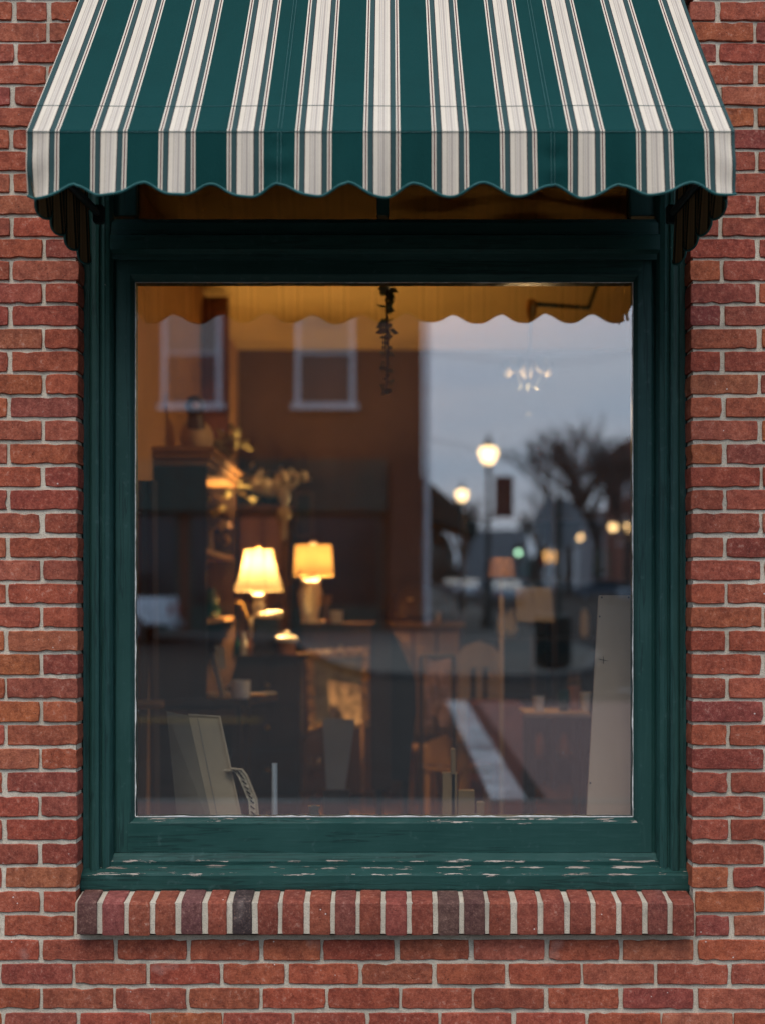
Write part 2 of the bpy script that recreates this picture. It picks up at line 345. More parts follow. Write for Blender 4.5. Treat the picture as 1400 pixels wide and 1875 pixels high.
# far pavement with its rounded bulb-out on the corner
qq = [(-120, -34.3), (-6, -34.3), (-2.5, -32), (-1.0, -22.5), (-.4, -20.2), (.8, -19.4), (2.0, -19.4), (2.9, -20.0), (3.4, -21.4), (4.2, -26), (4.2, -330)]
pp = [(-120, -34.1), (-5.9, -34.1), (-2.3, -31.9), (-.8, -22.4), (-.25, -20.0), (.85, -19.22), (2.05, -19.22), (3.05, -19.85), (3.58, -21.35), (4.38, -26), (4.38, -330)]
g = MB(); g.prism(qq+[(-120, -330)], .3, 'z', -.3); struct(g.build('far_pavement', M['concrete']))
g = MB()
for i in range(len(pp)-1): g.prism([qq[i], qq[i+1], pp[i+1], pp[i]], .304, 'z', -.3)
struct(g.build('far_kerb', M['kerb']))
g = MB(); g.box((16.3, -330, -.3), (90, -34.1, 0)); struct(g.build('right_pavement', M['concrete']))
for nm, y in (('centre_line', -12.9), ('centre_line', -13.2)):
    g = MB(); g.quad((-60, y, RD+.006), (-1.5, y, RD+.006), (-1.5, y+.12, RD+.006), (-60, y+.12, RD+.006)); struct(g.build(nm, M['yellow_line']))
g = MB(); g.box((1.2, -15.4, RD-.01), (4.4, -6.1, RD+.010)); struct(g.build('paver_crossing', M['pavers']))
for x in (.78, 4.45):            # painted edges of the brick crossing
    g = MB(); g.box((x, -15.6, RD-.01), (x+.27, -6.05, RD+.013)); struct(g.build('crossing_line', M['white_line']))
g = MB(); pts = [(3.4+.9*i, -17.6+.012*i*i*3.2) for i in range(9)]
for i in range(8):
    (xa, ya), (xb, yb) = pts[i], pts[i+1]; g.quad((xa, ya, RD+.016), (xb, yb, RD+.016), (xb, yb+.26, RD+.016), (xa, ya+.26, RD+.016))
struct(g.build('turn_line', M['white_line']))

# ================================================================== BRICK WALL
wall = thing('brick_wall', (0, YW, 0), 'weathered red brick shop wall with pale mortar joints around the window', 'wall'); wall['kind'] = 'thing'
tops = [3.5, 41.5, 80, 119.5, 159, 198, 238, 278, 318.5, 358.5, 399, 438.5, 478, 519.5, 560.5, 603, 644.5, 686.5, 728.5, 771, 814, 856, 898, 941, 985.5, 1027.5, 1070, 1113,
        1156.5, 1199.5, 1243, 1286, 1329, 1372.5, 1416, 1460, 1502.5, 1547, 1590, 1634.5, 1678.5, 1723, 1767, 1812, 1857]
hts = [32 if t < 470 else 34 if t < 1100 else 35 for t in tops]
SW = ZW/F
wx = lambda px: (px-X0)*SW
wz = lambda py: EYE-(py-Y0)*SW
def lerp(a, b, t): return a+(b-a)*t
PAL = [(.38, .083, .043), (.345, .073, .040), (.39, .094, .042), (.365, .083, .048), (.30, .065, .040), (.39, .106, .056), (.37, .090, .047), (.40, .102, .044), (.30, .068, .046), (.37, .080, .042), (.34, .073, .041), (.38, .088, .044)]
def brick_mesh(x0, z0, x1, z1, yf, depth, r, nx=9, nz=3, jit=.0012, bev=.0018):
    out_ = []
    for i in range(nx): out_.append((lerp(x0, x1, i/nx), z0, 0, -1))
    for i in range(nz): out_.append((x1, lerp(z0, z1, i/nz), 1, 0))
    for i in range(nx): out_.append((lerp(x1, x0, i/nx), z1, 0, 1))
    for i in range(nz): out_.append((x0, lerp(z1, z0, i/nz), -1, 0))
    n = len(out_); cx, cz = (x0+x1)/2, (z0+z1)/2; v = []
    o2 = []
    for (x, z, a, b) in out_:
        j = r.uniform(-1, 1)*jit; k = r.uniform(-.6, .6)*jit
        corner = (abs(x-x0) < 1e-6 or abs(x-x1) < 1e-6) and (abs(z-z0) < 1e-6 or abs(z-z1) < 1e-6)
        if r.random() < (.16 if b < 0 else .07): j -= r.uniform(.0012, .0040)
        px_ = x+a*j+(k if b else 0); pz_ = z+b*j+(k if a else 0)
        if corner:
            s_ = r.uniform(.0006, .0022); px_ += s_*(1 if cx > x else -1); pz_ += s_*(1 if cz > z else -1)
        o2.append((px_, pz_))
    for (x, z) in o2:
        bb = bev*r.uniform(.6, 1.5)
        v.append((x+(bb if x < cx else -bb), yf+r.uniform(-.0006, .0006), z+(bb if z < cz else -bb)))
    for (x, z) in o2: v.append((x, yf+bev*r.uniform(.8, 1.5), z))
    for (x, z) in o2: v.append((x, yf+depth, z))
    f = [tuple(range(n))]
    for a in (0, n):
        f += [(a+i, a+n+i, a+n+(i+1) % n, a+(i+1) % n) for i in range(n)]
    f.append(tuple(range(3*n-1, 2*n-1, -1)))
    return v, f
nbrick = 0
def add_brick(x0, z0, x1, z1, name='brick', yf=None, depth=.095, col=None, parent=wall):
    global nbrick; nbrick += 1
    yy = (YW if yf is None else yf)+rnd.uniform(-.0022, .0018)
    m = MB(); v, f = brick_mesh(x0, z0, x1, z1, yy, depth, rnd, 9 if x1-x0 > .13 else 5); m.add(v, f)
    o = m.build(name, M['brick'], parent)
    c = col or rnd.choice(PAL); k = rnd.uniform(.88, 1.10)
    o.color = (c[0]*k, c[1]*k*rnd.uniform(.93, 1.1), c[2]*k*rnd.uniform(.92, 1.1), 1); return o
field = MB()
def field_brick(x0, z0, x1, z1):
    y = YW+rnd.uniform(-.001, .002); field.box((x0, y, z0), (x1, y+.05, z1))
rows = {}
bottom_rows = {
 41: [(-57,70),(79,207),(216,341),(350,474),(483,586),(593,721),(732,857),(867,996),(1005,1132),(1141,1268),(1279,1405)],
 42: [(-130,-6),(3,131),(139,267),(275,402),(410,520),(530,655),(664,790),(800,923),(932,1061),(1068,1196),(1204,1331),(1340,1466)],
 43: [(-57,72),(79,206),(213,341),(348,474),(481,595),(602,729),(736,862),(868,994),(1004,1131),(1141,1268),(1279,1405)],
 44: [(-125,1),(10,139),(148,274),(278,405),(410,534),(539,668),(675,801),(808,935),(945,1070),(1078,1209),(1213,1340),(1345,1471)]}
XLIM = (-420, 1840)              # pixels to which the wall is built
def run_left(xr):                # fill courses to the left, beyond the picture as field bricks
    x = xr
    while x > XLIM[0]:
        yield (x-127, x); x -= 136
for k, t in enumerate(tops):
    z1, z0 = wz(t), wz(t+hts[k])
    jl = lambda: rnd.uniform(-1.6, 1.6)
    eL = eR = None
    if k in bottom_rows:
        for a, b in bottom_rows[k]: rows.setdefault(k, []).append((a, b, True))
        a0, b0 = bottom_rows[k][0][0], bottom_rows[k][-1][1]
    else:
        s = k/38.0
        eL = lerp(145, 141.5, s) if k < 39 else (139 if k == 39 else 135)
        eR = lerp(1262, 1266, s) if k < 39 else 1273
        if k % 2 == 0: gl = lerp(26, 6, min(1, s*1.0)) if k > 10 else (26, 29, 23, 19, 21, 20)[k//2]
        else: gl = lerp(84, 72, s) if k > 10 else (87, 86, 84, 83, 82)[k//2]
        if k == 39: gl = 76
        if k == 40: gl = 3
        lst = [(gl+4.5+jl(), eL, True), (gl-4.5-127, gl-4.5+jl(), True)]
        gr = (lerp(1313, 1337, s) if k % 2 == 0 else lerp(1381, 1403, s))
        if k == 40: gr = 1338
        if k == 39: gr = 1404
        lst += [(eR, gr-4.5+jl(), True), (gr+4.5+jl(), gr+4.5+127, True)]
        if k == 0: lst = [(94, 146, True), (30+jl(), 84, True), (-106, 21, True), (eR, 1308, True), (1319, 1446, True)]
        rows[k] = lst; a0, b0 = gl-4.5-127, gr+4.5+127
    for a, b, _ in rows[k]:
        if b-a > 8: add_brick(wx(a)-(.0016 if a not in (eR,) else 0), z0-.0018, wx(b)+(.0016 if b != eL else 0), z1+.0018)
    x = a0-9
    while x > XLIM[0]: field_brick(wx(x-127), z0, wx(x), z1); x -= 136
    x = b0+9
    while x < XLIM[1]: field_brick(wx(x), z0, wx(x+127), z1); x += 136
# courses below the picture, to the pavement, and above it
t = 1857+44.6; k = 45
while wz(t+35) > .01:
    x = XLIM[0]+(68 if k % 2 else 0)
    while x < XLIM[1]: field_brick(wx(x), wz(t+35), wx(x+127), wz(t)); x += 136
    t += 44.6; k += 1
t = 3.5-39.6; k = -1
HEAD = wz(-10)                   # head of the window opening
while wz(t) < 4.8:
    x = XLIM[0]+(68 if k % 2 else 0)
    while x < XLIM[1]:
        if not (wz(t+32) < HEAD and x+127 > 146 and x < 1260): field_brick(wx(x), wz(t+32), wx(x+127), wz(t))
        elif x < 146 < x+127: field_brick(wx(x), wz(t+32), wx(146), wz(t))
        elif x < 1260 < x+127: field_brick(wx(1260), wz(t+32), wx(x+127), wz(t))
        x += 136
    t -= 39.6; k -= 1
fo = field.build('brick_courses', M['brick_i'], wall); fo['kind'] = 'stuff'
# mortar body (set back behind the brick faces), four blocks round the opening
MY = YW+.0058
ol, orr, ob = wx(138), wx(1269), wz(1716)
g = MB()
g.box((wx(XLIM[0]), MY, 0), (ol, .08, 4.8)); g.box((orr, MY, 0), (wx(XLIM[1]), .08, 4.8))
g.box((ol, MY, 0), (orr, .08, ob+.004)); g.box((ol, MY, HEAD), (orr, .08, 4.8))
g.build('mortar', M['mortar'], wall)
# sill of rowlock bricks
SB = [(141,177),(187,227),(236,274),(284,321),(332,370),(381,415),(426,461),(472,509),(517,556),(567,605),(613,651),(659,697),(705,744),(753,792),(801,840),(849,887),(895,934),(946,984),(994,1032),(1043,1081),(1090,1127),(1137,1176),(1185,1222),(1231,1270)]
SP = [(.27, .064, .038), (.22, .060, .042), (.30, .072, .040), (.17, .058, .045), (.28, .066, .040), (.10, .058, .05), (.31, .078, .041)]
spec = {0: (.15, .062, .05), 1: (.26, .068, .055), 4: (.18, .068, .06), 6: (.075, .05, .045), 12: (.30, .07, .05), 14: (.13, .065, .05), 15: (.14, .06, .048)}
ZF_ = 4.115; yf_ = ZF_-D; s_ = ZF_/F
zt_f = EYE-(1652-Y0)*s_; zb_f = EYE-(1713-Y0)*s_; zt_b = zt_f+.016
for i, (a, b) in enumerate(SB):
    x0, x1 = (a-X0)*s_, (b-X0)*s_; j = lambda q=.0016: rnd.uniform(-q, q)
    dy = j(.003); dz = j(.002)
    m = MB(); nd = 4
    v = []; f = []
    prof = [(yf_+dy+.002, zb_f+dz), (yf_+dy, zb_f+.006), (yf_+dy+j(), lerp(zb_f, zt_f, .5)), (yf_+dy, zt_f-.006+dz), (yf_+dy+.006, zt_f+dz), (yf_+.05, lerp(zt_f, zt_b, .5)+dz), (yf_+.125, zt_b+dz), (yf_+.125, zb_f)]
    n_ = len(prof)
    xs = [x0, x0+.003, x1-.003, x1]
    for q, x in enumerate(xs):
        for (yy, zz) in prof:
            e = .0025 if q in (0, 3) else 0
            v.append((x+j(.0011), yy+(e if yy < yf_+.02 else 0), zz-(e if zz > zt_f-.01 else -e if zz < zb_f+.008 else 0)))
    for q in range(3):
        f += [(q*n_+p, q*n_+(p+1) % n_, (q+1)*n_+(p+1) % n_, (q+1)*n_+p) for p in range(n_)]
    f += [tuple(range(n_)), tuple(3*n_+p for p in range(n_-1, -1, -1))]
    m.add(v, f); o = m.build('sill_brick', M['brick'], wall, smooth=True)
    c = spec.get(i, rnd.choice([SP[0], SP[2], SP[4], SP[6], SP[1]])); kk = rnd.uniform(.9, 1.12); o.color = (c[0]*kk, c[1]*kk, c[2]*kk, 1)
g = MB(); x0, x1 = (137-X0)*s_, (1270.5-X0)*s_
g.prism([(yf_+.006, zb_f+.003), (yf_+.006, zt_f-.004), (yf_+.125, zt_b-.004), (yf_+.125, zb_f+.003)], x1-x0, 'x', x0)
g.build('sill_mortar', M['mortar'], wall)

# ================================================================== SHOP WINDOW
win = thing('shop_window', (0, -.05, .68), 'large shop window in a peeling dark green wooden frame with a transom', 'window'); win['kind'] = 'thing'
def px_at(px, y): return (px-X0)*(D+y)/F
def pz_at(py, y): return EYE-(py-Y0)*(D+y)/F
YC, YS, YG = -.066, -.022, 0.0        # casing front, sash front, glass
ztop = HEAD; zsill = pz_at(1597, YC)
GL, GR = px_at(248, 0), px_at(1158, 0)   # glass edges
GT, GB = pz_at(517, 0), pz_at(1496, 0)
for side in (-1, 1):                  # moulded casing of each jamb
    cl = lambda p: (px_at(p, YC) if side < 0 else px_at(1410-p if False else (1256-(p-152)), YC))
    # profile (x pixel measured from the left jamb, y)
    pr = [(149.5, .06), (149.5, YC+.012), (152, YC+.004), (156, YC+.006), (163, YC+.006), (165, YC-.002), (169, YC-.006), (176, YC-.006), (181, YC-.002), (182.5, YC+.010), (185, YC+.012),
          (187, YC+.004), (191, YC+.002), (193, YC+.006), (199, YC+.012), (202, YC+.022), (203.5, YC+.030), (203.5, .06)]
    poly = [(cl(p), y) for p, y in pr]
    g = MB(); g.prism(poly, ztop-zsill, 'z', zsill); g.build('casing', M['green_v'], win)
    # sash stile: from the casing to the glass, with a bevelled glazing edge
    st = [(204, .05), (204, YS+.006), (210, YS+.003), (213, YS), (238, YS), (241, YS+.004), (247.5, YG-.004), (247.5, .05)]
    sl_ = lambda p, y: (px_at(p, y) if side < 0 else px_at(1156.5-(p-248)*.97+1.5, y))
    poly = [(sl_(p, min(y, 0)), y) for p, y in st]
    zb = pz_at(1561, YS); zt = pz_at(466, YS)
    g = MB(); g.prism(poly, zt-zb, 'z', zb); g.build('stile', M['green_v'], win)
xa, xb = px_at(147.5, -.085), px_at(1263, -.085)
def hprof(name, prof, x0, x1, m):
    g = MB(); nseg = 60; v = []; f = []; n_ = len(prof)
    for i in range(nseg+1):
        x = lerp(x0, x1, i/nseg)
        for (y, z) in prof: v.append((x, y+rnd.uniform(-.0005, .0005), z+rnd.uniform(-.0005, .0005)))
    for i in range(nseg):
        f += [(i*n_+p, i*n_+(p+1) % n_, (i+1)*n_+(p+1) % n_, (i+1)*n_+p) for p in range(n_)]
    f += [tuple(range(n_)), tuple(nseg*n_+p for p in range(n_-1, -1, -1))]
    g.add(v, f); return g.build(name, m, win)
# outer sill, step and bottom rail (y, z)
ysf = -.088
hprof('sill', [(.05, pz_at(1633, ysf)), (ysf+.003, pz_at(1632.5, ysf)), (ysf, pz_at(1628, ysf)), (ysf-.001, pz_at(1604, ysf)), (ysf+.006, pz_at(1600.5, ysf)), (-.047, pz_at(1585, -.047)), (.05, pz_at(1585, -.047))], xa, xb, M['green_sill'])
hprof('sill_step', [(.05, pz_at(1590, -.046)), (-.0465, pz_at(1586, -.0465)), (-.048, pz_at(1578, -.048)), (-.043, pz_at(1575, -.043)), (YS-.002, pz_at(1562, YS-.002)), (.05, pz_at(1562, YS))], px_at(196, -.047), px_at(1213, -.047), M['green_sill'])
hprof('bottom_rail', [(.05, pz_at(1564, YS)), (YS-.001, pz_at(1561.5, YS)), (YS-.001, pz_at(1508, YS)), (YS+.003, pz_at(1505.5, YS)), (-.0045, pz_at(1497, 0)), (.05, pz_at(1497, 0))], px_at(235, YS)-.001, px_at(1172, YS)+.001, M['green_h'])
hprof('top_rail', [(.05, GT), (-.0045, GT), (YS+.003, pz_at(505, YS)), (YS, pz_at(502, YS)), (YS, pz_at(468, YS)), (.05, pz_at(468, YS))], px_at(235, YS)-.001, px_at(1172, YS)+.001, M['green_h'])
ybar = -.06
hprof('transom_bar', [(.05, pz_at(472, YS)+.002), (ybar+.02, pz_at(472, ybar)), (ybar+.018, pz_at(462, ybar)), (ybar, pz_at(456, ybar)), (ybar, pz_at(430, ybar)), (ybar+.012, pz_at(426, ybar)), (ybar+.014, pz_at(405, ybar)), (ybar+.03, pz_at(396, ybar)), (.05, pz_at(394, ybar))],
      px_at(204, YC+.03), px_at(1205, YC+.03), M['green_h'])
zt0, zt1 = pz_at(392, 0), pz_at(60, 0)
g = MB(); g.box((px_at(690, -.03), -.034, zt0-.01), (px_at(712, -.03), .045, zt1)); g.build('mullion', M['green_v'], win, bevel=.003)
for a, b in ((204, 250), (1152, 1205)):
    g = MB(); g.box((px_at(a, -.02), -.02, zt0-.01), (px_at(b, -.02), .046, zt1)); g.build('transom_stile', M['green_v'], win, bevel=.003)
g = MB(); g.box((px_at(203, 0), -.06, zt1), (px_at(1206, 0), .048, HEAD)); g.build('head_rail', M['green_h'], win)
TILT = math.radians(-.475)
zc = (GT+GB)/2
g = MB(); M4 = Matrix.Translation((0, 0, zc)) @ Matrix.Rotation(-TILT, 4, 'X') @ Matrix.Translation((0, 0, -zc))
g.box((GL-.006, .001, GB-.005), (GR+.006, .006, GT+.005), M4); pane = g.build('glass_pane', M['glass'], win)
for a, b in ((250, 690), (712, 1152)):
    g = MB(); g.box((px_at(a, 0)-.004, .004, pz_at(394, ybar)-.004), (px_at(b, 0)+.004, .008, zt1+.004)); g.build('transom_pane', M['glass_brown'], win)
# ragged putty line round the pane
def putty(p0, p1, w):
    g = MB(); n = 70; v = []; f = []
    a, b = Vector(p0), Vector(p1); d = (b-a).normalized(); q = Vector((-d.z, 0, d.x))
    for i in range(n+1):
        c = a.lerp(b, i/n); ww = w*max(.15, rnd.uniform(.35, 1.2)*(0.5+.7*abs(math.sin(i*.37+p0[0]*9))))
        v += [c, c+q*ww, c+q*ww+Vector((0, .004, 0)), c+Vector((0, .004, 0))]
    for i in range(n):
        for k in range(4): f.append((i*4+k, i*4+(k+1) % 4, (i+1)*4+(k+1) % 4, (i+1)*4+k))
    g.add(v, f); g.build('putty', M['putty'], win)
yp = -.0065
putty((GL, yp, GB+.0002), (GR, yp, GB+.0002), .0038)
putty((GR, yp, GT-.0002), (GL, yp, GT-.0002), .0018)
putty((GL+.0, yp, GT), (GL, yp, GB), .0034)
putty((GR, yp, GB), (GR, yp, GT), .0030)

# ================================================================== AWNING
ZA = 3.483; ya = ZA-D; sa = ZA/F
awn = thing('awning', (0, YW, 2.5), 'dark green and cream striped fabric awning with a scalloped valance over the window', 'awning')
xl, xr_ = (48-X0)*sa, (1345-X0)*sa; PER = 124.75*sa; xc = (698.5-X0)*sa
zfold = EYE+(Y0-238)*sa; zlow = EYE+(Y0-361)*sa; AMP = 23*sa; ztopA = 3.242
ux = lambda x: (x-xc)/PER
def scal(u): c = abs(math.cos(PI*u)); q = math.floor(u+.5); return AMP*(((1-math.cos(2*PI*u))/2)**1.35)*(1+.06*math.sin(q*2.3+1))+.0018*math.sin(u*1.7+.4)
def sheet(name, rowsP, uvs, m, parent=awn, flip=True):
    g = MB(); nr = len(rowsP); ncol = len(rowsP[0]); v = [p for r in rowsP for p in r]
    f = [(i*ncol+j, i*ncol+j+1, (i+1)*ncol+j+1, (i+1)*ncol+j) for i in range(nr-1) for j in range(ncol-1)]
    if flip: f = [tuple(reversed(q)) for q in f]
    g.add(v, f); me = g.mesh(name); ul = me.uv_layers.new(name='UVMap'); fl = [u for r in uvs for u in r]
    for p in me.polygons:
        p.use_smooth = True
        for li in p.loop_indices: ul.data[li].uv = (fl[me.loops[li].vertex_index], 0)
    o = bpy.data.objects.new(name, me); C.objects.link(o); me.materials.append(m); o.parent = parent
    o.matrix_parent_inverse = Matrix.Translation(-Vector(parent.location)); return o
NX = 220
xs = [lerp(xl, xr_, i/NX) for i in range(NX+1)]
sl_rows = []; 
yb_, zb_ = YW-.004, ztopA
sag = lambda x, t: -.006*math.sin(PI*t)*(1+.5*math.sin(x*9))
for k in range(15):
    t = k/14.0
    sl_rows.append([(x, lerp(yb_, ya+.012, t), lerp(zb_, zfold+.008, t)+sag(x, t)) for x in xs])
for (dy, dz) in ((.004, .0035), (.0008, -.002)):
    sl_rows.append([(x, ya+dy, zfold+dz) for x in xs])
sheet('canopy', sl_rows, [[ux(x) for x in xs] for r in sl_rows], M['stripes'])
def valy(x, s):      # outward wave of the hanging valance, s = 0 top .. 1 bottom
    u = ux(x)
    w = .010*math.sin(2*PI*u*.37+.6)+.0065*math.sin(2*PI*u*1.13+1.1)+.004*math.sin(2*PI*u*2.1+.3)
    e = 0
    for xe in (xl, xr_): e += .016*math.exp(-((x-xe)/.06)**2)*math.sin(s*7+1+abs(x-xe)*30)
    for xs_ in (-1.5, 2.5): e += .010*math.exp(-((u-xs_)/.22)**2)*math.sin(s*11+xs_+abs(u-xs_)*6)
    return ya+.001+w*s**1.2+e*s*(1.2-s)-.012*s
vr = []
for k in range(13):
    s = k/12.0
    vr.append([(x, valy(x, s), lerp(zfold-.003, zlow+scal(ux(x)), s)) for x in xs])
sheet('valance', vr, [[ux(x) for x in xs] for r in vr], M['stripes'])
g = MB(); g.tube([(p[0], p[1], p[2]) for p in vr[-1]], .0034, 6); g.build('valance_binding', M['binding'], awn, smooth=True)
for side, xs_ in ((-1, xl), (1, xr_)):
    rows_ = []; uvs = []; nd = 60
    ys_ = [lerp(ya+.002, YW-.006, i/nd) for i in range(nd+1)]
    for k in range(15):
        t = k/14.0; r_ = []; u_ = []
        for y in ys_:
            q = (y-ya)/(YW-ya); u = ux(xs_)+side*(y-ya)/PER
            zt_ = lerp(zfold, ztopA, q)-.006; zb2 = zlow-.016+.040*(1-abs(math.cos(PI*u)))
            fold = -side*(.009*(1+math.sin((y-ya)/PER*2*PI+1.3)))*max(0, t-.5)*2
            r_.append((xs_-side*.002+fold, y, lerp(zt_, zb2, t))); u_.append(u)
        rows_.append(r_); uvs.append(u_)
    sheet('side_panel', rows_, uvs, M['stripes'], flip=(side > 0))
    g = MB(); g.tube(rows_[-1], .0032, 5); g.build('side_binding', M['binding'], awn, smooth=True)
    # frame arm under the cloth
    a = P(178 if side < 0 else 1232, 388, ZW-.03); b = Vector((xs_-side*.03, ya+.03, zfold-.055))
    g = MB(); g.tube([a, b], .011, 8); g.build('frame_arm', M['dark_metal'], awn, smooth=True)
    g = MB(); g.cbox((a.x, YW-.005, a.z), (.03, .03, .05)); g.build('wall_bracket', M['dark_metal'], awn, bevel=.003)
g = MB(); g.tube([(xl+.02, ya+.022, zfold-.018), (xr_-.02, ya+.022, zfold-.018)], .012, 8); g.build('front_bar', M['dark_metal'], awn, smooth=True)
# seams: two level lines, and doubled lines up the cloth
def seam(pts, r=.0007): g = MB(); g.tube(pts, r, 4); g.build('seam', M['thread'], awn)
seam([(x, ya-.0005, zfold-.004-.0006*math.sin(x*30)) for x in xs])
t_ = .86
seam([(x, lerp(yb_, ya+.012, t_), lerp(zb_, zfold+.008, t_)+sag(x, t_)+.0012) for x in xs])
for u in (-1.52, -1.47, 2.48, 2.53):
    x = xc+u*PER
    seam([(x, r[0][1]-.0006, lerp(yb_, 0, 0)*0+r[0][2]+sag(x, k/14.0)-sag(xs[0], k/14.0)+.0008) for k, r in enumerate(sl_rows[:15])])
    seam([(x, valy(x, k/12.0)-.0012, lerp(zfold-.003, zlow+scal(ux(x)), k/12.0)) for k in range(13)])

# ================================================================== SHOP INTERIOR: room
FL, CE, XL_, XR_, YB_ = .10, 3.43, -1.15, 3.3, 7.0
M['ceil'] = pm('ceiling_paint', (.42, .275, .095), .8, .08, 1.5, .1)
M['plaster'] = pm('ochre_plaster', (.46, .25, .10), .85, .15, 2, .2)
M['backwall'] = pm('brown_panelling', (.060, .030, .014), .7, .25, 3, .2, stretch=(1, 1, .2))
M['floorwood'] = pm('floor_boards', (.30, .15, .05), .45, .35, 3, .2, stretch=(6, .4, 1))
M['drywall'] = pm('shop_plaster_back', (.30, .26, .22), .9, .1, 2, .1)
g = MB(); g.box((XL_-.2, .08, FL-.2), (XR_+.2, YB_+.2, FL)); struct(g.build('floor', M['floorwood']))
g = MB(); g.box((XL_-.2, .08, CE), (XR_+.2, YB_+.2, CE+.15)); struct(g.build('ceiling', M['ceil']))
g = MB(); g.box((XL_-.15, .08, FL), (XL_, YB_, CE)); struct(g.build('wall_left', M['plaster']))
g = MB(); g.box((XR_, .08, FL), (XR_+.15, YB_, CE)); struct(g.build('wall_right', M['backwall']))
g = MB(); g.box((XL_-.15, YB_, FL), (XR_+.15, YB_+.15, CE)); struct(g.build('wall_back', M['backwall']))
for a, b in ((wx(XLIM[0]), ol), (orr, wx(XLIM[1]))): pass
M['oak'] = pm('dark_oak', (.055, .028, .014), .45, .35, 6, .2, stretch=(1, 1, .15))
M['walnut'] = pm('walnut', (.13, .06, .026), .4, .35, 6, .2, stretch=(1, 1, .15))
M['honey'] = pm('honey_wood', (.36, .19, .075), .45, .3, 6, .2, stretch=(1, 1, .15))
M['pine'] = pm('pale_wood', (.46, .32, .20), .6, .25, 7, .2, stretch=(1, 1, .12))
M['cream'] = pm('cream_ceramic', (.78, .70, .55), .3, .08, 8, .05)
M['white'] = pm('white_ceramic', (.78, .77, .74), .3, .05, 8, .05)
M['greycard'] = pm('grey_card', (.24, .235, .23), .8, .12, 5, .1)
M['whitepaint'] = pm('white_painted_wood', (.60, .60, .60), .6, .15, 6, .2)
M['kraft'] = pm('tan_board', (.58, .385, .26), .75, .14, 4, .3, .001, 60, stretch=(1, 1, .3))
M['canvas'] = pm('raw_canvas', (.46, .325, .20), .8, .15, 5, .4, .001, 200)
M['bronze'] = pm('aged_bronze', (.20, .12, .05), .4, .4, 20, .3, metal=.7)
M['brass'] = pm('brass', (.50, .30, .09), .3, .2, 20, .1, metal=.9)
M['gilt'] = pm('gilt_frame', (.45, .28, .11), .45, .4, 30, .6, metal=.3)
M['black'] = pm('black_cloth', (.012, .010, .009), .8, .3, 8, .2)
M['darkpic'] = pm('dark_photo', (.03, .025, .025), .35, .5, 9, 0)
M['leaf'] = pm('dried_leaf', (.20, .16, .06), .7, .4, 30, .2)
M['leafg'] = pm('dull_green_leaf', (.11, .13, .05), .6, .4, 30, .2)
M['petal'] = pm('cream_petal', (.75, .62, .42), .7, .15, 30, .2)
M['terra'] = pm('terracotta', (.42, .18, .09), .7, .2, 10, .2)
M['greenglass'] = pm('green_bottle', (.02, .07, .05), .1, .2, 6, 0)
M['paper'] = pm('old_paper', (.26, .21, .17), .85, .1, 6, .1)
M['rattan'] = pm('rattan_shade', (.34, .17, .07), .8, .3, 30, .4)
M['wax'] = pm('candle_wax', (.62, .42, .20), .5, .1, 10, 0)
M['redcloth'] = pm('dusky_red_cloth', (.22, .08, .07), .85, .2, 8, .2)

def box_thing(name, a, b, m, label, cat, bevel=.004, group=None):
    g = MB(); g.box(a, b); o = g.build(name, m, None, bevel=bevel); return tag(o, label, cat, group)
# --- display deck behind the glass, with its front riser
deck = thing('display_deck', (1.0, .3, FL), 'wooden display platform behind the shop window glass', 'platform')
g = MB(); g.box((XL_+.002, .085, .70), (XR_-.002, .56, .74)); g.build('top', M['oak'], deck)
g = MB(); g.box((XL_+.002, .52, FL+.001), (XR_-.002, .55, .699)); g.build('riser', M['oak'], deck)
# --- leaning boards and frames on the deck
def slab(pts_front, th, back):       # four corner points (front face), extruded along back
    g = MB(); v = [Vector(p) for p in pts_front]+[Vector(p)+Vector(back)*th for p in pts_front]
    return g.add(v, [(0,1,2,3),(7,6,5,4),(0,4,5,1),(1,5,6,2),(2,6,7,3),(3,7,4,0)])
bt = lambda px, py, Z, pyb: (P(px, py, Z))
def lean_panel(name, tl, tr, br, bl, th, m, label, cat, Zt, Zb, extras=None):
    t = thing(name, P(bl[0], bl[1], Zb), label, cat)
    g = slab([P(*tl, Zt), P(*tr, Zt), P(*br, Zb), P(*bl, Zb)], th, (0, 1, 0)); g.build('panel', m, t, bevel=.002); return t
yb = 1556
t = lean_panel('leaning_board', (1096, 1090), (1176, 1090), (1172, yb), (1070, yb), .018, M['kraft'], 'tall tan board with a pencilled cross leaning inside the glass at the right edge', 'board', 4.47, 4.40)
g = MB()
for (x, y) in ((1101, 1094), (1097, 1129), (1080, 1434), (1150, 1094)):
    p = P(x, y, lerp(4.47, 4.40, (y-1090)/466.)); g.ball((p.x, p.y-.001, p.z), .0028, 8, 5)
g.build('nail_heads', M['dark_metal'], t)
p = P(1104, 1209, 4.452); g = MB(); g.cbox((p.x, p.y-.0012, p.z), (.026, .001, .0016), Matrix.Translation(p) @ Matrix.Rotation(.2, 4, 'Y') @ Matrix.Translation(-p)); g.cbox((p.x, p.y-.0012, p.z), (.0016, .001, .022)); g.build('pencil_cross', M['black'], t)
t = lean_panel('stretched_canvas', (345, 1310), (402, 1314), (452, yb), (398, yb), .03, M['canvas'], 'raw tan canvas panel leaning behind the lower corner of the window', 'canvas', 4.66, 4.52)
g = slab([P(305, 1303, 4.70), P(345, 1311, 4.66), P(400, yb, 4.52), P(330, yb, 4.62)], .008, (0, 1, 0)); g.build('canvas_back', pm('shadowed_linen', (.26, .20, .14), .9, .2, 6, .3), t)  # shaded part of the canvas, its shade put into a darker colour
g = MB(); g.tube([P(402, 1312, 4.655), P(454, yb, 4.515)], .004, 6); g.build('canvas_edge', M['pine'], t)
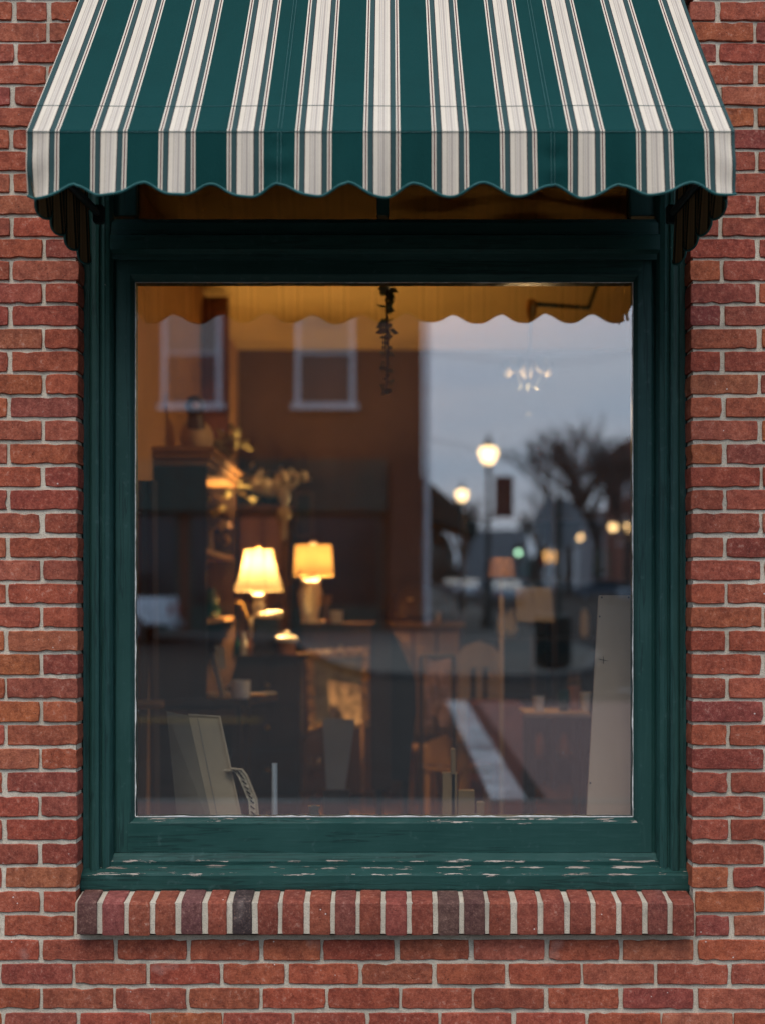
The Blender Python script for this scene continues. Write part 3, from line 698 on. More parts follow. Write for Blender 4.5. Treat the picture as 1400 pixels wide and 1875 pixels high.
g = MB(); g.tube([P(345, 1309, 4.655), P(404, 1313, 4.655)], .0035, 6); g.build('canvas_edge', M['pine'], t)
g = MB(); g.tube([P(362, 1315, 4.652), P(410, yb, 4.512)], .0012, 5); g.build('cord', M['paper'], t)
t = thing('ornate_frame', P(455, yb, 4.5), 'small carved frame with a wavy front leaning against the raw canvas', 'picture frame')
path = [P(424, 1409, 4.56), P(444, 1411, 4.555), P(452, 1422, 4.55), P(462, 1446, 4.54), P(470, 1465, 4.53), P(472, 1490, 4.52), P(476, yb, 4.50)]
g = MB()
for i in range(len(path)-1):
    a, b = path[i], path[i+1]; o_ = Vector((-.026, .004, -.004)); bk = Vector((0, .03, 0))
    g.add([a, b, b+o_, a+o_, a+bk, b+bk, b+o_+bk, a+o_+bk], [(0,1,2,3),(7,6,5,4),(0,4,5,1),(1,5,6,2),(2,6,7,3),(3,7,4,0)])
g.build('frame', pm('carved_pine', (.62, .46, .31), .7, .45, 60, .9, .004, 160), t)
g = MB(); g.tube([p+Vector((0, -.003, .002)) for p in path], .0045, 6); g.build('outer_bead', M['pine'], t, smooth=True)
for i in range(12):
    s = .12+i*.07; k = s*(len(path)-1); j = min(int(k), len(path)-2); c = path[j].lerp(path[j+1], k-j)+Vector((-.014, -.002, -.002))
    g = MB(); g.cbox(c, (.016, .004, .0035), Matrix.Translation(c) @ Matrix.Rotation(.7, 4, 'Y') @ Matrix.Translation(-c)); g.build('carving', M['oak'], t)

# --- tall bookcase along the left wall
xf = -.889
bc = thing('bookcase', (-1.0, 3.6, FL), 'tall dark oak bookcase with a moulded cornice along the left wall', 'bookcase')
y0_, y1_, zt_b2 = 7.2-D, 8.6-D, 2.16
g = MB(); g.box((XL_+.002, y0_, FL+.001), (xf, y0_+.03, zt_b2)); g.build('end_panel', M['oak'], bc, bevel=.003)
g = MB(); g.box((XL_+.002, y1_-.03, FL+.001), (xf, y1_, zt_b2)); g.build('end_panel', M['oak'], bc, bevel=.003)
g = MB(); g.box((XL_+.003, y0_+.03, FL+.001), (XL_+.02, y1_-.03, zt_b2)); g.build('back_panel', M['oak'], bc)
for z in (.18, .62, pz_at(1133, y1_-.1), pz_at(1018, y0_+.8), 1.93):
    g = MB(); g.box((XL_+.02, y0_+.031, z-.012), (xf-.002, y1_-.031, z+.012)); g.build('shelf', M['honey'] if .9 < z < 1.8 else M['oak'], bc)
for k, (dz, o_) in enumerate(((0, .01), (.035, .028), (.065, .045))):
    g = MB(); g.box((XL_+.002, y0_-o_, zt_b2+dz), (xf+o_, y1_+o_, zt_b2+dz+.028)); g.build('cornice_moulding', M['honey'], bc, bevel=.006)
for (nm, px, py, Z, prof, m, lb, ct) in (
    ('tankard', 397, 1017, 8.1, [(.030, 0), (.033, .02), (.028, .06), (.030, .13), (.034, .14)], M['bronze'], 'small bronze tankard on the lit bookcase shelf', 'tankard'),
    ('glass_jar', 393, 1132, 8.2, [(.04, 0), (.055, .03), (.05, .1), (.03, .13), (.03, .16)], M['greenglass'], 'dark green glass jar on the lower bookcase shelf', 'jar')):
    g = MB(); c = Vector((-.99, Z-D, 0)); c.z = {'tankard': pz_at(1018, y0_+.8)+.013, 'glass_jar': pz_at(1133, y1_-.1)+.013}[nm]
    g.lathe(prof, c, 18); tag(g.build(nm, m, None, smooth=True), lb, ct)
t = thing('string_of_bulbs', P(385, 890, 7.4), 'short string of small glinting glass beads hung under the bookcase cornice', 'bead string')
pts = [(xf+.004, y0_+.06+i*.09, 2.0-.05*math.sin(PI*((i % 4)/3))-.012*i) for i in range(11)]
g = MB(); g.tube(pts, .002, 5); g.build('cord', M['black'], t)
for p in pts: g = MB(); g.ball(p, .014, 10, 6); g.build('bead', M['brass'], t, smooth=True)
# --- foliage and ornaments on top of the bookcase
def spray(name, base, n, length, spread, m, label, cat, leaf=.05, droop=.3, seed=1, stem_m=None):
    r = random.Random(seed); t = thing(name, base, label, cat); st = MB(); lf = MB()
    for i in range(n):
        a = r.uniform(0, 2*PI); e = r.uniform(.2, 1.2); d = Vector((math.cos(a)*spread*r.uniform(.3, 1), math.sin(a)*spread*r.uniform(.3, 1), length*r.uniform(.5, 1)))
        pts = [Vector(base)+d*s+Vector((0, 0, -droop*s*s*d.length*.5)) for s in (0, .33, .66, 1)]
        st.tube(pts, [.004, .003, .0025, .0015], 5)
        for k in range(7):
            s = .35+.65*k/6; p = Vector(base)+d*s+Vector((0, 0, -droop*s*s*d.length*.5))
            q = Vector((r.uniform(-1, 1), r.uniform(-1, 1), r.uniform(-.4, .8))).normalized(); w = q.cross(Vector((r.uniform(-1, 1), r.uniform(-1, 1), r.uniform(-1, 1)))).normalized()*leaf*.28
            lf.add([p, p+q*leaf*.5+w, p+q*leaf, p+q*leaf*.5-w], [(0, 1, 2, 3)])
    st.build('stems', stem_m or M['oak'], t); lf.build('leaves', m, t); return t
zt_top = zt_b2+.094
t = thing('duck_decoy', (-1.0, y0_+.5, zt_top), 'carved wooden bird ornament perched on top of the bookcase', 'ornament')
g = MB(); g.ball((-1.0, y0_+.5, zt_top+.10), .11, 16, 10, .85, .8, 1.4); g.build('body', M['pine'], t, smooth=True)
g = MB(); g.ball((-.99, y0_+.36, zt_top+.25), .055, 14, 8); g.tube([(-.99, y0_+.40, zt_top+.14), (-.99, y0_+.37, zt_top+.24)], [.05, .035], 10); g.build('head', M['oak'], t, smooth=True)
g = MB(); g.tube([(-.985, y0_+.32, zt_top+.245), (-.98, y0_+.24, zt_top+.235)], [.022, .008], 8); g.build('bill', M['honey'], t, smooth=True)
spray('dried_bouquet', (-.95, y1_-.25, zt_top), 9, .30, .16, M['leaf'], 'dried bouquet of leaves at the far end of the bookcase top', 'dried flowers', .09, .5, 3)
spray('trailing_plant', (-.88, y1_-.03, zt_top-.02), 6, .05, .09, M['leaf'], 'trailing dry vine spilling over the far cornice of the bookcase', 'plant', .07, 5, 5)
# pilaster on the left wall
g = MB(); g.box((XL_, 4.75, FL), (XL_+.16, 4.92, CE-.14)); g.prism([(4.75, CE-.14), (4.92, CE-.14), (4.835, CE-.04)], .16, 'x', XL_); struct(g.build('pilaster', pm('oxblood_wood', (.10, .028, .018), .5, .3, 5, .2, stretch=(1, 1, .2))))

# --- furniture along the back
def chest(name, x0, x1, y0, y1, z1, m, label, cat, nd=4, cols=1):
    t = thing(name, ((x0+x1)/2, (y0+y1)/2, FL), label, cat)
    g = MB(); g.box((x0, y0+.012, FL+.08), (x1, y1, z1-.03)); g.build('carcass', m, t, bevel=.004)
    g = MB(); g.box((x0-.02, y0-.015, z1-.029), (x1+.02, y1, z1)); g.build('top', m, t, bevel=.006)
    for a in (x0, x1-.05):
        for b in (y0+.015, y1-.06): g = MB(); g.box((a, b, FL+.001), (a+.05, b+.05, FL+.08)); g.build('foot', m, t)
    h = (z1-.05-FL-.1)/nd; w = (x1-x0)/cols
    for i in range(nd):
        for j in range(cols):
            za = FL+.1+i*h; xa_ = x0+j*w
            g = MB(); g.box((xa_+.012, y0, za+.008), (xa_+w-.012, y0+.011, za+h-.008)); d = g.build('drawer', m, t, bevel=.003)
            g = MB(); g.ball((xa_+w/2, y0-.012, za+h/2), .014, 10, 6); k = g.build('knob', M['brass'], d, smooth=True)
    return t
Z1 = 8.3; zd = pz_at(1198, Z1-D)
chest('dresser', px_at(434, Z1-D), px_at(552, Z1-D), Z1-D-.12, Z1-D+.34, zd, M['oak'], 'dark dresser under the bell-shaded lamp beside the bookcase', 'dresser')
Z2 = 10.1; zc2 = pz_at(1141, Z2-D)
chest('chest_of_drawers', px_at(556, Z2-D), px_at(694, Z2-D), Z2-D-.10, Z2-D+.36, zc2, M['walnut'], 'tall brown chest of drawers under the drum-shaded lamp', 'chest of drawers', 5)
t = thing('armoire', ((px_at(480, 6.7)), 6.7, FL), 'brown panelled armoire against the back wall behind the bell lamp', 'armoire')
xa_, xb_ = px_at(437, 6.55), px_at(527, 6.55); za_ = pz_at(936, 6.55)
g = MB(); g.box((xa_, 6.56, FL+.001), (xb_, 6.98, za_)); g.build('carcass', M['walnut'], t, bevel=.006)
for i in range(2):
    w = (xb_-xa_)/2; g = MB(); g.box((xa_+i*w+.006, 6.54, FL+.1), (xa_+(i+1)*w-.006, 6.559, za_-.05)); d = g.build('door', M['honey'], t, bevel=.004)
    for z in (.25, 1.05): g = MB(); g.box((xa_+i*w+.03, 6.532, z), (xa_+(i+1)*w-.03, 6.539, z+.68)); g.build('door_panel', M['walnut'], d, bevel=.003)
    g = MB(); g.ball((xa_+w+(-.025 if i == 0 else .025), 6.528, 1.05), .012, 8, 6); g.build('knob', M['brass'], d)
g = MB(); g.box((xa_-.03, 6.52, za_), (xb_+.03, 6.98, za_+.05)); g.build('cornice', M['walnut'], t, bevel=.008)
spray('dried_flowers', (px_at(505, 6.75), 6.75, za_+.05), 26, .34, .26, M['petal'], 'fan of pale dried flowers on top of the brown armoire', 'dried flowers', .08, .3, 9)

# --- the two lit lamps
def shade_material(name, col, tr):
    m, n, o = newmat(name); d = n.nodes.new('ShaderNodeBsdfDiffuse'); d.inputs[0].default_value = tuple(col)+(1,)
    q = n.nodes.new('ShaderNodeBsdfTranslucent'); q.inputs[0].default_value = tuple(c*tr for c in col)+(1,)
    n.links.new(bumpn(n, noise(n, 300, 2), .2, .001), d.inputs['Normal'])
    ms = n.nodes.new('ShaderNodeAddShader'); n.links.new(d.outputs[0], ms.inputs[0]); n.links.new(q.outputs[0], ms.inputs[1])
    n.links.new(ms.outputs[0], o.inputs[0]); return m
M['shade1'] = shade_material('cream_silk_shade', (.55, .43, .26), .085)
M['shade2'] = shade_material('amber_linen_shade', (.50, .31, .12), .05)
def bulb(name, loc, w, parent, col=(1, .60, .24), r=.03):
    l = bpy.data.lights.new(name, 'POINT'); l.energy = w; l.color = col; l.shadow_soft_size = r
    o = bpy.data.objects.new(name, l); C.objects.link(o); o.location = Vector(loc)-Vector(parent.location); o.parent = parent; return o
k = Z1/F; cx = (474-X0)*k; cyy = Z1-D; zz = lambda py: EYE-(py-Y0)*k
lamp = thing('table_lamp', (cx, cyy, zd), 'lit table lamp with a cream bell shade of sewn panels', 'lamp', 'lit table lamps')
lob = lambda a: 1+.025*abs(math.sin(a*4))
prof = [(44*k, zz(1083)), (44*k, zz(1076)), (40*k, zz(1066)), (35*k, zz(1050)), (30*k, zz(1030)), (27*k, zz(1012)), (26*k, zz(1006))]
g = MB(); g.shell(prof, (cx, cyy, 0), 48, lob); g.build('shade', M['shade1'], lamp, smooth=True)
for i in range(8):
    a = i*PI/4+PI/8; g = MB(); g.tube([(cx+math.cos(a)*r*(lob(a)+.01), cyy+math.sin(a)*r*(lob(a)+.01), z) for r, z in prof], .0022, 5); g.build('shade_rib', M['honey'], lamp)
g = MB(); g.tube([(cx+math.cos(a)*44.6*k*lob(a), cyy+math.sin(a)*44.6*k*lob(a), zz(1076)) for a in [i*2*PI/48 for i in range(49)]], .0025, 5); g.build('shade_trim', M['honey'], lamp)
g = MB(); g.lathe([(1e-6, zd+.001), (20*k, zd+.001), (20*k, zd+.02), (9*k, zd+.04), (14*k, zd+.10), (18*k, zz(1150)), (17*k, zz(1135)), (8*k, zz(1122)), (12*k, zz(1112)), (12*k, zz(1106)), (7*k, zz(1102)), (12*k, zz(1096)), (12*k, zz(1090)), (5*k, zz(1087)), (5*k, zz(1070)), (1e-6, zz(1070))], (cx, cyy, 0), 24); g.build('base', M['cream'], lamp, smooth=True)
g = MB(); g.ball((cx, cyy, zz(1001)), .014, 12, 8, 1.2); g.build('finial', M['brass'], lamp, smooth=True)
bulb('bulb_light', (cx, cyy, zz(1034)), 90, lamp)
k = Z2/F; cx2 = (574-X0)*k; cy2 = Z2-D; zz = lambda py: EYE-(py-Y0)*k
lamp2 = thing('table_lamp', (cx2, cy2, zc2), 'lit table lamp with an amber drum shade on the tall chest', 'lamp', 'lit table lamps')
g = MB(); g.shell([(36.5*k, zz(1055)), (35.5*k, zz(1035)), (34*k, zz(1015)), (32.5*k, zz(998))], (cx2, cy2, 0), 36); g.build('shade', M['shade2'], lamp2, smooth=True)
g = MB(); g.lathe([(1e-6, zc2+.001), (16*k, zc2+.001), (16*k, zc2+.015), (8*k, zc2+.03), (13*k, zz(1110)), (17*k, zz(1090)), (13*k, zz(1072)), (13*k, zz(1064)), (6*k, zz(1060)), (6*k, zz(1045)), (1e-6, zz(1045))], (cx2, cy2, 0), 24); g.build('base', M['cream'], lamp2, smooth=True)
g = MB(); g.ball((cx2, cy2, zz(995)), .022, 12, 8); g.build('finial', M['cream'], lamp2, smooth=True)
bulb('bulb_light', (cx2, cy2, zz(1022)), 75, lamp2)

# --- things on the dresser
def lathe_thing(name, prof, loc, m, label, cat, n=18, group=None):
    g = MB(); g.lathe(prof, loc, n); o = g.build(name, m, None, smooth=True); return tag(o, label, cat, group)
def on(px, Z, z): return Vector((px_at(px, Z-D), Z-D, z+.001))
t = thing('photo_frame', on(487, 8.14, zd), 'dark standing photo frame on the dresser in front of the lamp', 'picture frame')
c = on(487, 8.14, zd); M4 = Matrix.Translation(c) @ Matrix.Rotation(-.25, 4, 'X') @ Matrix.Rotation(.12, 4, 'Z')
g = MB(); g.box((-.075, -.008, 0), (.075, .008, .21), M4); g.build('frame', M['oak'], t, bevel=.003)
g = MB(); g.box((-.055, -.0105, .022), (.055, -.0082, .188), M4); g.build('picture', M['darkpic'], t)
g = MB(); g.box((-.02, .008, 0), (.02, .06, .006), M4); g.build('strut', M['oak'], t)
t = thing('flower_vase', on(492, 8.28, zd), 'vase of ruffled cream flowers behind the dark photo frame', 'flowers')
c = on(492, 8.28, zd); g = MB(); g.lathe([(.03, 0), (.045, .05), (.03, .12), (.04, .16)], c, 16); g.build('vase', M['white'], t, smooth=True)
for i in range(9):
    p = c+Vector((rnd.uniform(-.06, .06), rnd.uniform(-.04, .04), .19+rnd.uniform(-.015, .04))); g = MB(); g.ball(p, rnd.uniform(.026, .036), 9, 6, .8); g.build('bloom', M['petal'], t)
t = thing('lidded_box', on(525, 8.16, zd), 'round pale lidded box on the dresser edge', 'box')
c = on(525, 8.16, zd); g = MB(); g.lathe([(.05, 0), (.052, .07)], c, 24); g.build('body', M['terra'], t, smooth=True)
g = MB(); g.lathe([(.062, .071), (.064, .095), (.045, .108), (.016, .113), (.02, .128), (1e-6, .135)], c, 24); g.build('lid', M['cream'], t, smooth=True)
for i, (px, h, m, lb) in enumerate(((433, .10, M['greenglass'], 'small dark bottle on the dresser nearest the bookcase'), (446, .13, M['cream'], 'slim cream figurine bottle on the dresser beside the dark bottle'), (460, .09, M['terra'], 'short terracotta bottle on the dresser left of the photo frame'))):
    lathe_thing('bottle', [(.018, 0), (.022, h*.2), (.02, h*.6), (.009, h*.75), (.010, h)], on(px, 8.15, zd), m, lb, 'bottle', 14)
t = thing('easel_frame', on(452, 8.34, zd), 'angled brass easel bracket standing beside the bell lamp', 'easel')
g = MB(); g.tube([P(432, 1103, 8.35), P(444, 1104, 8.35), P(458, 1140, 8.33), P(466, 1196, 8.3)], .006, 6); g.build('bracket', M['brass'], t)
# --- things on the chest
lathe_thing('candle_jar', [(.04, 0), (.042, .06), (.044, .062), (.044, .085), (1e-6, .088)], on(616, 9.98, zc2), M['cream'], 'squat cream candle jar on the tall chest right of the drum lamp', 'jar')
t = thing('figurine', on(548, 9.98, zc2), 'cream figurine bent sideways at the edge of the tall chest', 'figurine')
g = MB(); b = on(560, 9.98, zc2); g.tube([b, b+Vector((.0, 0, .05)), b+Vector((-.02, 0, .13)), b+Vector((-.03, 0, .20)), b+Vector((-.015, 0, .25))], [.035, .03, .022, .02, .018], 10); g.build('body', M['cream'], t, smooth=True)
g = MB(); g.ball(b+Vector((-.01, 0, .275)), .026, 12, 8); g.build('head', M['cream'], t, smooth=True)
t = thing('wooden_goblet', on(598, 10.0, zc2), 'turned wooden goblet beside the drum lamp', 'goblet')
g = MB(); g.lathe([(.03, 0), (.03, .012), (.01, .03), (.012, .11), (.035, .14), (.04, .19), (.034, .19)], on(597, 10.0, zc2), 16); g.build('cup', M['honey'], t, smooth=True)
lathe_thing('tea_light', [(.018, 0), (.02, .03), (1e-6, .032)], on(602, 9.93, zc2), M['terra'], 'tiny orange tea light at the front of the tall chest', 'candle')
# --- coat stand with a carved finial
t = thing('coat_stand', (px_at(521, 5.45), 5.45, FL), 'slender wooden coat stand with a pale carved finial', 'coat stand')
xq = px_at(521, 5.45); g = MB(); g.lathe([(.18, FL+.001), (.17, FL+.03), (.03, FL+.06), (.018, .6), (.018, 1.86), (.02, 1.9)], (xq, 5.45, 0), 14); g.build('pole', M['walnut'], t, smooth=True)
g = MB(); g.lathe([(.012, 1.9), (.024, 1.95), (.018, 2.01), (.05, 2.07), (.036, 2.115), (.015, 2.13), (.04, 2.18), (.03, 2.24), (1e-6, 2.26)], (xq, 5.45, 0), 14); g.build('finial', M['cream'], t, smooth=True)
for a in (0.3, 2.4, 4.5): g = MB(); g.tube([(xq, 5.45, 1.62), (xq+.08*math.cos(a), 5.45+.08*math.sin(a), 1.64), (xq+.11*math.cos(a), 5.45+.11*math.sin(a), 1.70)], .009, 6); g.build('hook', M['walnut'], t)
# --- picture on the back wall
t = thing('wall_picture', P(555, 960, 11.2), 'dark framed picture hung on the back wall above the chest', 'picture')
a, b = P(538, 900, 11.28), P(575, 985, 11.28); g = MB(); g.box((a.x, YB_-.03, b.z), (b.x, YB_-.002, a.z)); g.build('frame', M['walnut'], t, bevel=.004)
g = MB(); g.box((a.x+.03, YB_-.034, b.z+.03), (b.x-.03, YB_-.031, a.z-.03)); g.build('picture', M['darkpic'], t)

# --- writing desk with mug and leaning frame
Z3 = 7.3; zk = pz_at(1277, Z3-D)
t = thing('writing_desk', (px_at(400, Z3-D), Z3-D, FL), 'dark writing desk with a lit top edge in front of the bookcase', 'desk')
xa_, xb_ = px_at(268, Z3-D), px_at(497, Z3-D-.0)
g = MB(); g.prism([(xa_, 2.85), (xb_-.10, 2.85), (xb_+.0, 3.35), (xb_-.0, 3.40), (xa_, 3.40)], .035, 'z', zk-.035); g.build('top', M['oak'], t, bevel=.004)
g = MB(); g.box((xa_+.03, 2.90, zk-.14), (xb_-.14, 3.36, zk-.036)); g.build('apron', M['oak'], t)
g = MB(); g.box((xa_+.05, 2.885, zk-.125), (xb_-.16, 2.899, zk-.05)); d = g.build('drawer', M['walnut'], t, bevel=.002)
g = MB(); g.ball(((xa_+xb_)/2-.05, 2.875, zk-.088), .012, 8, 6); g.build('knob', M['brass'], d)
for x in (xa_+.03, xb_-.19):
    for y in (2.9, 3.31): g = MB(); g.prism([(x, y), (x+.05, y), (x+.05, y+.05), (x, y+.05)], zk-.14-FL-.001, 'z', FL+.001); g.build('leg', M['oak'], t)
t = thing('mug', on(441, 7.2, zk), 'white mug on the dark writing desk', 'mug')
c = on(441, 7.2, zk); k = 7.2/F; g = MB(); g.lathe([(15*k, 0), (17.5*k, .01), (17.5*k, 33*k), (15.5*k, 33*k), (14*k, .012), (1e-6, .012)], c, 24); g.build('body', M['white'], t, smooth=True)
g = MB(); g.tube([c+Vector((-.045, 0, .07)), c+Vector((-.07, 0, .06)), c+Vector((-.07, 0, .035)), c+Vector((-.045, 0, .022))], .006, 6); g.build('handle', M['white'], t, smooth=True)
t = thing('leaning_print', on(405, 7.25, zk), 'pale edged print leaning upright on the writing desk', 'print')
g = slab([P(384, 1200, 7.42), P(393, 1196, 7.40), P(411, 1274, 7.22), P(403, 1277, 7.24)], .02, (0, 1, 0)); g.build('edge', M['whitepaint'], t)
g = slab([P(393, 1182, 7.5), P(411, 1184, 7.5), P(414, 1225, 7.42), P(402, 1225, 7.42)], .01, (0, 1, 0)); g.build('card', M['greycard'], t)
lathe_thing('saucer', [(.03, 0), (.06, .012), (.058, .014), (1e-6, .006)], on(470, 7.3, zk), M['brass'], 'small brass saucer beside the mug on the writing desk', 'saucer', 20)
# --- gilt framed picture leaning on the chest
t = thing('gilt_picture', P(620, 1290, 9.2), 'large ornate gilt framed picture leaning against the tall chest', 'picture')
A = [P(560, 1192, 9.6), P(676, 1184, 9.6), P(676, 1330, 9.25), P(566, 1345, 9.25)]
cen = sum(A, Vector())/4
ins = [a.lerp(cen, .24) for a in A]
g = MB(); bk = Vector((0, .03, 0))
for i in range(4):
    j = (i+1) % 4; q = [A[i], A[j], ins[j], ins[i]]; g.add(q+[p+bk for p in q], [(0,1,2,3),(7,6,5,4),(0,4,5,1),(1,5,6,2),(2,6,7,3),(3,7,4,0)])
g.build('frame', M['gilt'], t)
g = slab([p+Vector((0, .012, 0)) for p in ins], .01, (0, 1, 0)); g.build('painting', pm('faded_landscape', (.18, .17, .12), .5, .7, 7, 0), t)
for i in range(22):
    s = i/22*4; j = int(s) % 4; c = A[j].lerp(A[(j+1) % 4], s-int(s)).lerp(cen, .11); g = MB(); g.ball(c+Vector((0, -.008, 0)), .022, 8, 5, .7); g.build('carved_boss', M['gilt'], t, smooth=True)
# --- tall dark chair in the middle
def arch_poly(cx, w, z0, z1, n=8): return [(cx-w, z0)]+[(cx-w*math.cos(PI*i/n), z1-w+w*math.sin(PI*i/n)) for i in range(n+1)]+[(cx+w, z0)]
Zc = 7.4; t = thing('high_back_chair', (px_at(715, Zc-D), Zc-D, FL), 'tall black high-backed chair with an arched top in the middle of the shop', 'chair')
yq = Zc-D; zf_ = lambda py: pz_at(py, yq); q = lambda px: px_at(px, yq)
g = MB(); g.prism(arch_poly(q(698), q(716)-q(698), .55, zf_(1136)), .05, 'y', yq-.05); g.build('backrest', M['oak'], t, bevel=.008)
g = MB(); g.prism([(q(715), zf_(1150)), (q(742), zf_(1205)), (q(760), zf_(1250)), (q(762), zf_(1300)), (q(754), zf_(1360)), (q(750), zf_(1430)), (q(688), zf_(1430)), (q(686), zf_(1290)), (q(682), zf_(1180)), (q(700), zf_(1160))], .28, 'y', yq); g.build('draped_cover', M['black'], t, bevel=.02)
for a in (q(694), q(742)):
    for b in (yq+.02, yq+.24): g = MB(); g.box((a-.016, b-.016, FL+.001), (a+.016, b+.016, zf_(1429))); g.build('leg', M['black'], t)
# --- honey coloured counter with candles
Z5 = 10.4; zq = pz_at(1140, Z5-D)
t = thing('shop_counter', (px_at(775, Z5-D), Z5-D, FL), 'honey coloured wooden counter at the back of the shop carrying candles', 'counter')
xa_, xb_ = px_at(712, Z5-D), px_at(842, Z5-D)
g = MB(); g.box((xa_, Z5-D, FL+.001), (xb_, Z5-D+.4, zq-.03)); g.build('body', M['walnut'], t)
g = MB(); g.box((xa_-.03, Z5-D-.03, zq-.029), (xb_+.03, Z5-D+.42, zq)); g.build('top', M['honey'], t, bevel=.005)
for i in range(3): w = (xb_-xa_)/3; g = MB(); g.box((xa_+i*w+.012, Z5-D-.012, .55), (xa_+(i+1)*w-.012, Z5-D-.001, zq-.07)); g.build('front_panel', M['honey'], t, bevel=.004)
for px, h, lb in ((751, .17, 'tall amber pillar candle on the honey counter'), (782, .09, 'short amber candle right of the tall pillar candle'), (800, .07, 'stubby amber candle at the right of the counter candles')):
    lathe_thing('candle', [(.024, 0), (.024, h), (.018, h+.002), (1e-6, h-.004)], on(px, 10.45, zq), M['wax'], lb, 'candle', 14, 'candles on the counter')
t = thing('domed_basket', on(770, 10.7, zq), 'dark domed basket behind the counter candles', 'basket')
g = MB(); g.lathe([(.20, 0), (.23, .05), (.21, .14), (.14, .24), (.04, .28), (1e-6, .285)], on(765, 10.62, zq), 20); g.build('dome', M['oak'], t, smooth=True)
# --- back shelving on the right
t = thing('shelving_unit', (px_at(900, 6.7), 6.75, FL), 'dark shelving unit filling the back wall on the right', 'shelves')
xa_, xb_ = px_at(850, 6.6), px_at(1180, 6.6)
for x in (xa_, (xa_+xb_)/2, xb_): g = MB(); g.box((x-.02, 6.62, FL+.001), (x+.02, 6.98, 2.3)); g.build('upright', M['oak'], t)
for z in (.3, .75, 1.2, 1.65, 2.1): g = MB(); g.box((xa_+.021, 6.63, z), ((xa_+xb_)/2-.021, 6.97, z+.025)); g.build('shelf', M['oak'], t); g = MB(); g.box(((xa_+xb_)/2+.021, 6.63, z), (xb_-.021, 6.97, z+.025)); g.build('shelf', M['oak'], t)
JC = ['terracotta', 'bronze', 'cream', 'dark green']
JL = ['%s %s jar on the %s shelf of the dark shelving unit' % (['first', 'second', 'third', 'fourth'][i//4], JC[i % 4], ['bottom', 'second', 'third', 'fourth'][i % 4]) for i in range(14)]
for i in range(14):
    j = i % 2; z = (.3, .75, 1.2, 1.65)[i % 4]+.026; x = lerp(xa_+.08, xb_-.08, (i*.618) % 1)
    if abs(x-(xa_+xb_)/2) < .08: x += .12
    lathe_thing('shelf_jar', [(.03, 0), (.04+.01*(i % 3), .04), (.035, .12+.02*(i % 4)), (.02, .15+.02*(i % 4)), (.022, .17+.02*(i % 4))], (x, 6.78, z), [M['terra'], M['bronze'], M['cream'], M['greenglass']][i % 4],
                JL[i], 'jar', 12, 'jars on the back shelving')
# --- floor lamp with an unlit rattan shade
Z6 = 7.6; t = thing('floor_lamp', (px_at(917, Z6-D), Z6-D, FL), 'unlit floor lamp with a brown rattan shade and pale pole', 'lamp')
xq, yq = px_at(917, Z6-D), Z6-D; k = Z6/F
g = MB(); g.shell([(27*k, pz_at(1056, yq)), (22*k, pz_at(1021, yq))], (xq, yq, 0), 24); g.build('shade', M['rattan'], t, smooth=True)
g = MB(); g.lathe([(.14, FL+.001), (.14, FL+.02), (.02, FL+.04), (.012, .4), (.012, pz_at(1040, yq)), (1e-6, pz_at(1038, yq))], (xq, yq, 0), 12); g.build('pole', M['pine'], t, smooth=True)
# --- hanging paper banners, chair backs, tables on the right
t = thing('paper_sheets', P(975, 1140, 8.2), 'two pale paper sheets clipped to a stand beside the floor lamp', 'paper')
g = MB(); g.tube([P(975, 1070, 8.25), (P(975, 1070, 8.25).x, 8.25-D, FL+.01)], .012, 8); g.build('stand', M['oak'], t)
g = MB(); g.box((P(975, 0, 8.25).x-.15, 8.25-D-.15, FL+.001), (P(975, 0, 8.25).x+.15, 8.25-D+.15, FL+.02)); g.build('foot', M['oak'], t)
for a, b in ((942, 972), (974, 1008)): g = slab([P(a, 1075, 8.2), P(b, 1076, 8.2), P(b+6, 1140, 8.15), P(a+3, 1137, 8.15)], .006, (0, 1, 0)); g.build('sheet', M['paper'], t)
def side_chair(loc, rz, m, label, sw=.42, hb=.92, arch=True):
    t = thing('side_chair', loc, label, 'chair', 'wooden chairs in the shop'); Mt = Matrix.Translation(loc) @ Matrix.Rotation(rz, 4, 'Z'); h = .46; w = sw/2
    g = MB(); g.box((-w, -w, h-.03), (w, w, h), Mt); g.build('seat', m, t, bevel=.008)
    for x in (-w+.03, w-.03):
        g = MB(); g.box((x-.018, -w+.01, .001), (x+.018, -w+.046, h-.03), Mt); g.build('leg', m, t)
        g = MB(); g.box((x-.018, w-.046, .001), (x+.018, w-.01, h-.03), Mt); g.build('leg', m, t)
        g = MB(); g.box((x-.018, w-.03, h), (x+.018, w-.002, hb-.06), Mt); g.build('back_post', m, t)
    top = [(-w, hb-.08), (-w*.6, hb-.01), (0, hb+.02), (w*.6, hb-.01), (w, hb-.08), (w, hb-.15), (-w, hb-.15)]
    g = MB(); g.prism(top, .026, 'y', w-.031, Mt); g.build('top_rail', m, t)
    for x in (-.08, 0, .08): g = MB(); g.box((x-.022, w-.025, h), (x+.022, w-.012, hb-.15), Mt); g.build('splat', m, t)
    return t
gl_ = lambda px, Z: Vector((px_at(px, Z-D), Z-D, FL))
side_chair(gl_(868, 9.6), 3.3, M['pine'], 'pale wooden chair with an arched back standing left of the floor lamp', .30, 1.12)
side_chair(gl_(838, 8.4), 2.5, M['honey'], 'honey coloured chair low behind the window sill on the right', .30, .62)
side_chair(gl_(560, 8.6), 3.9, M['walnut'], 'brown chair in the shadow beside the writing desk', .36, .66)
t = thing('leaning_card', P(618, 1440, 6.4), 'tall tapered grey card on a dark stand in front of the gilt picture', 'card')
g = slab([P(590, 1315, 6.62), P(650, 1318, 6.62), P(632, 1446, 6.45), P(598, 1446, 6.45)], .012, (0, 1, 0)); g.build('sheet', M['greycard'], t)
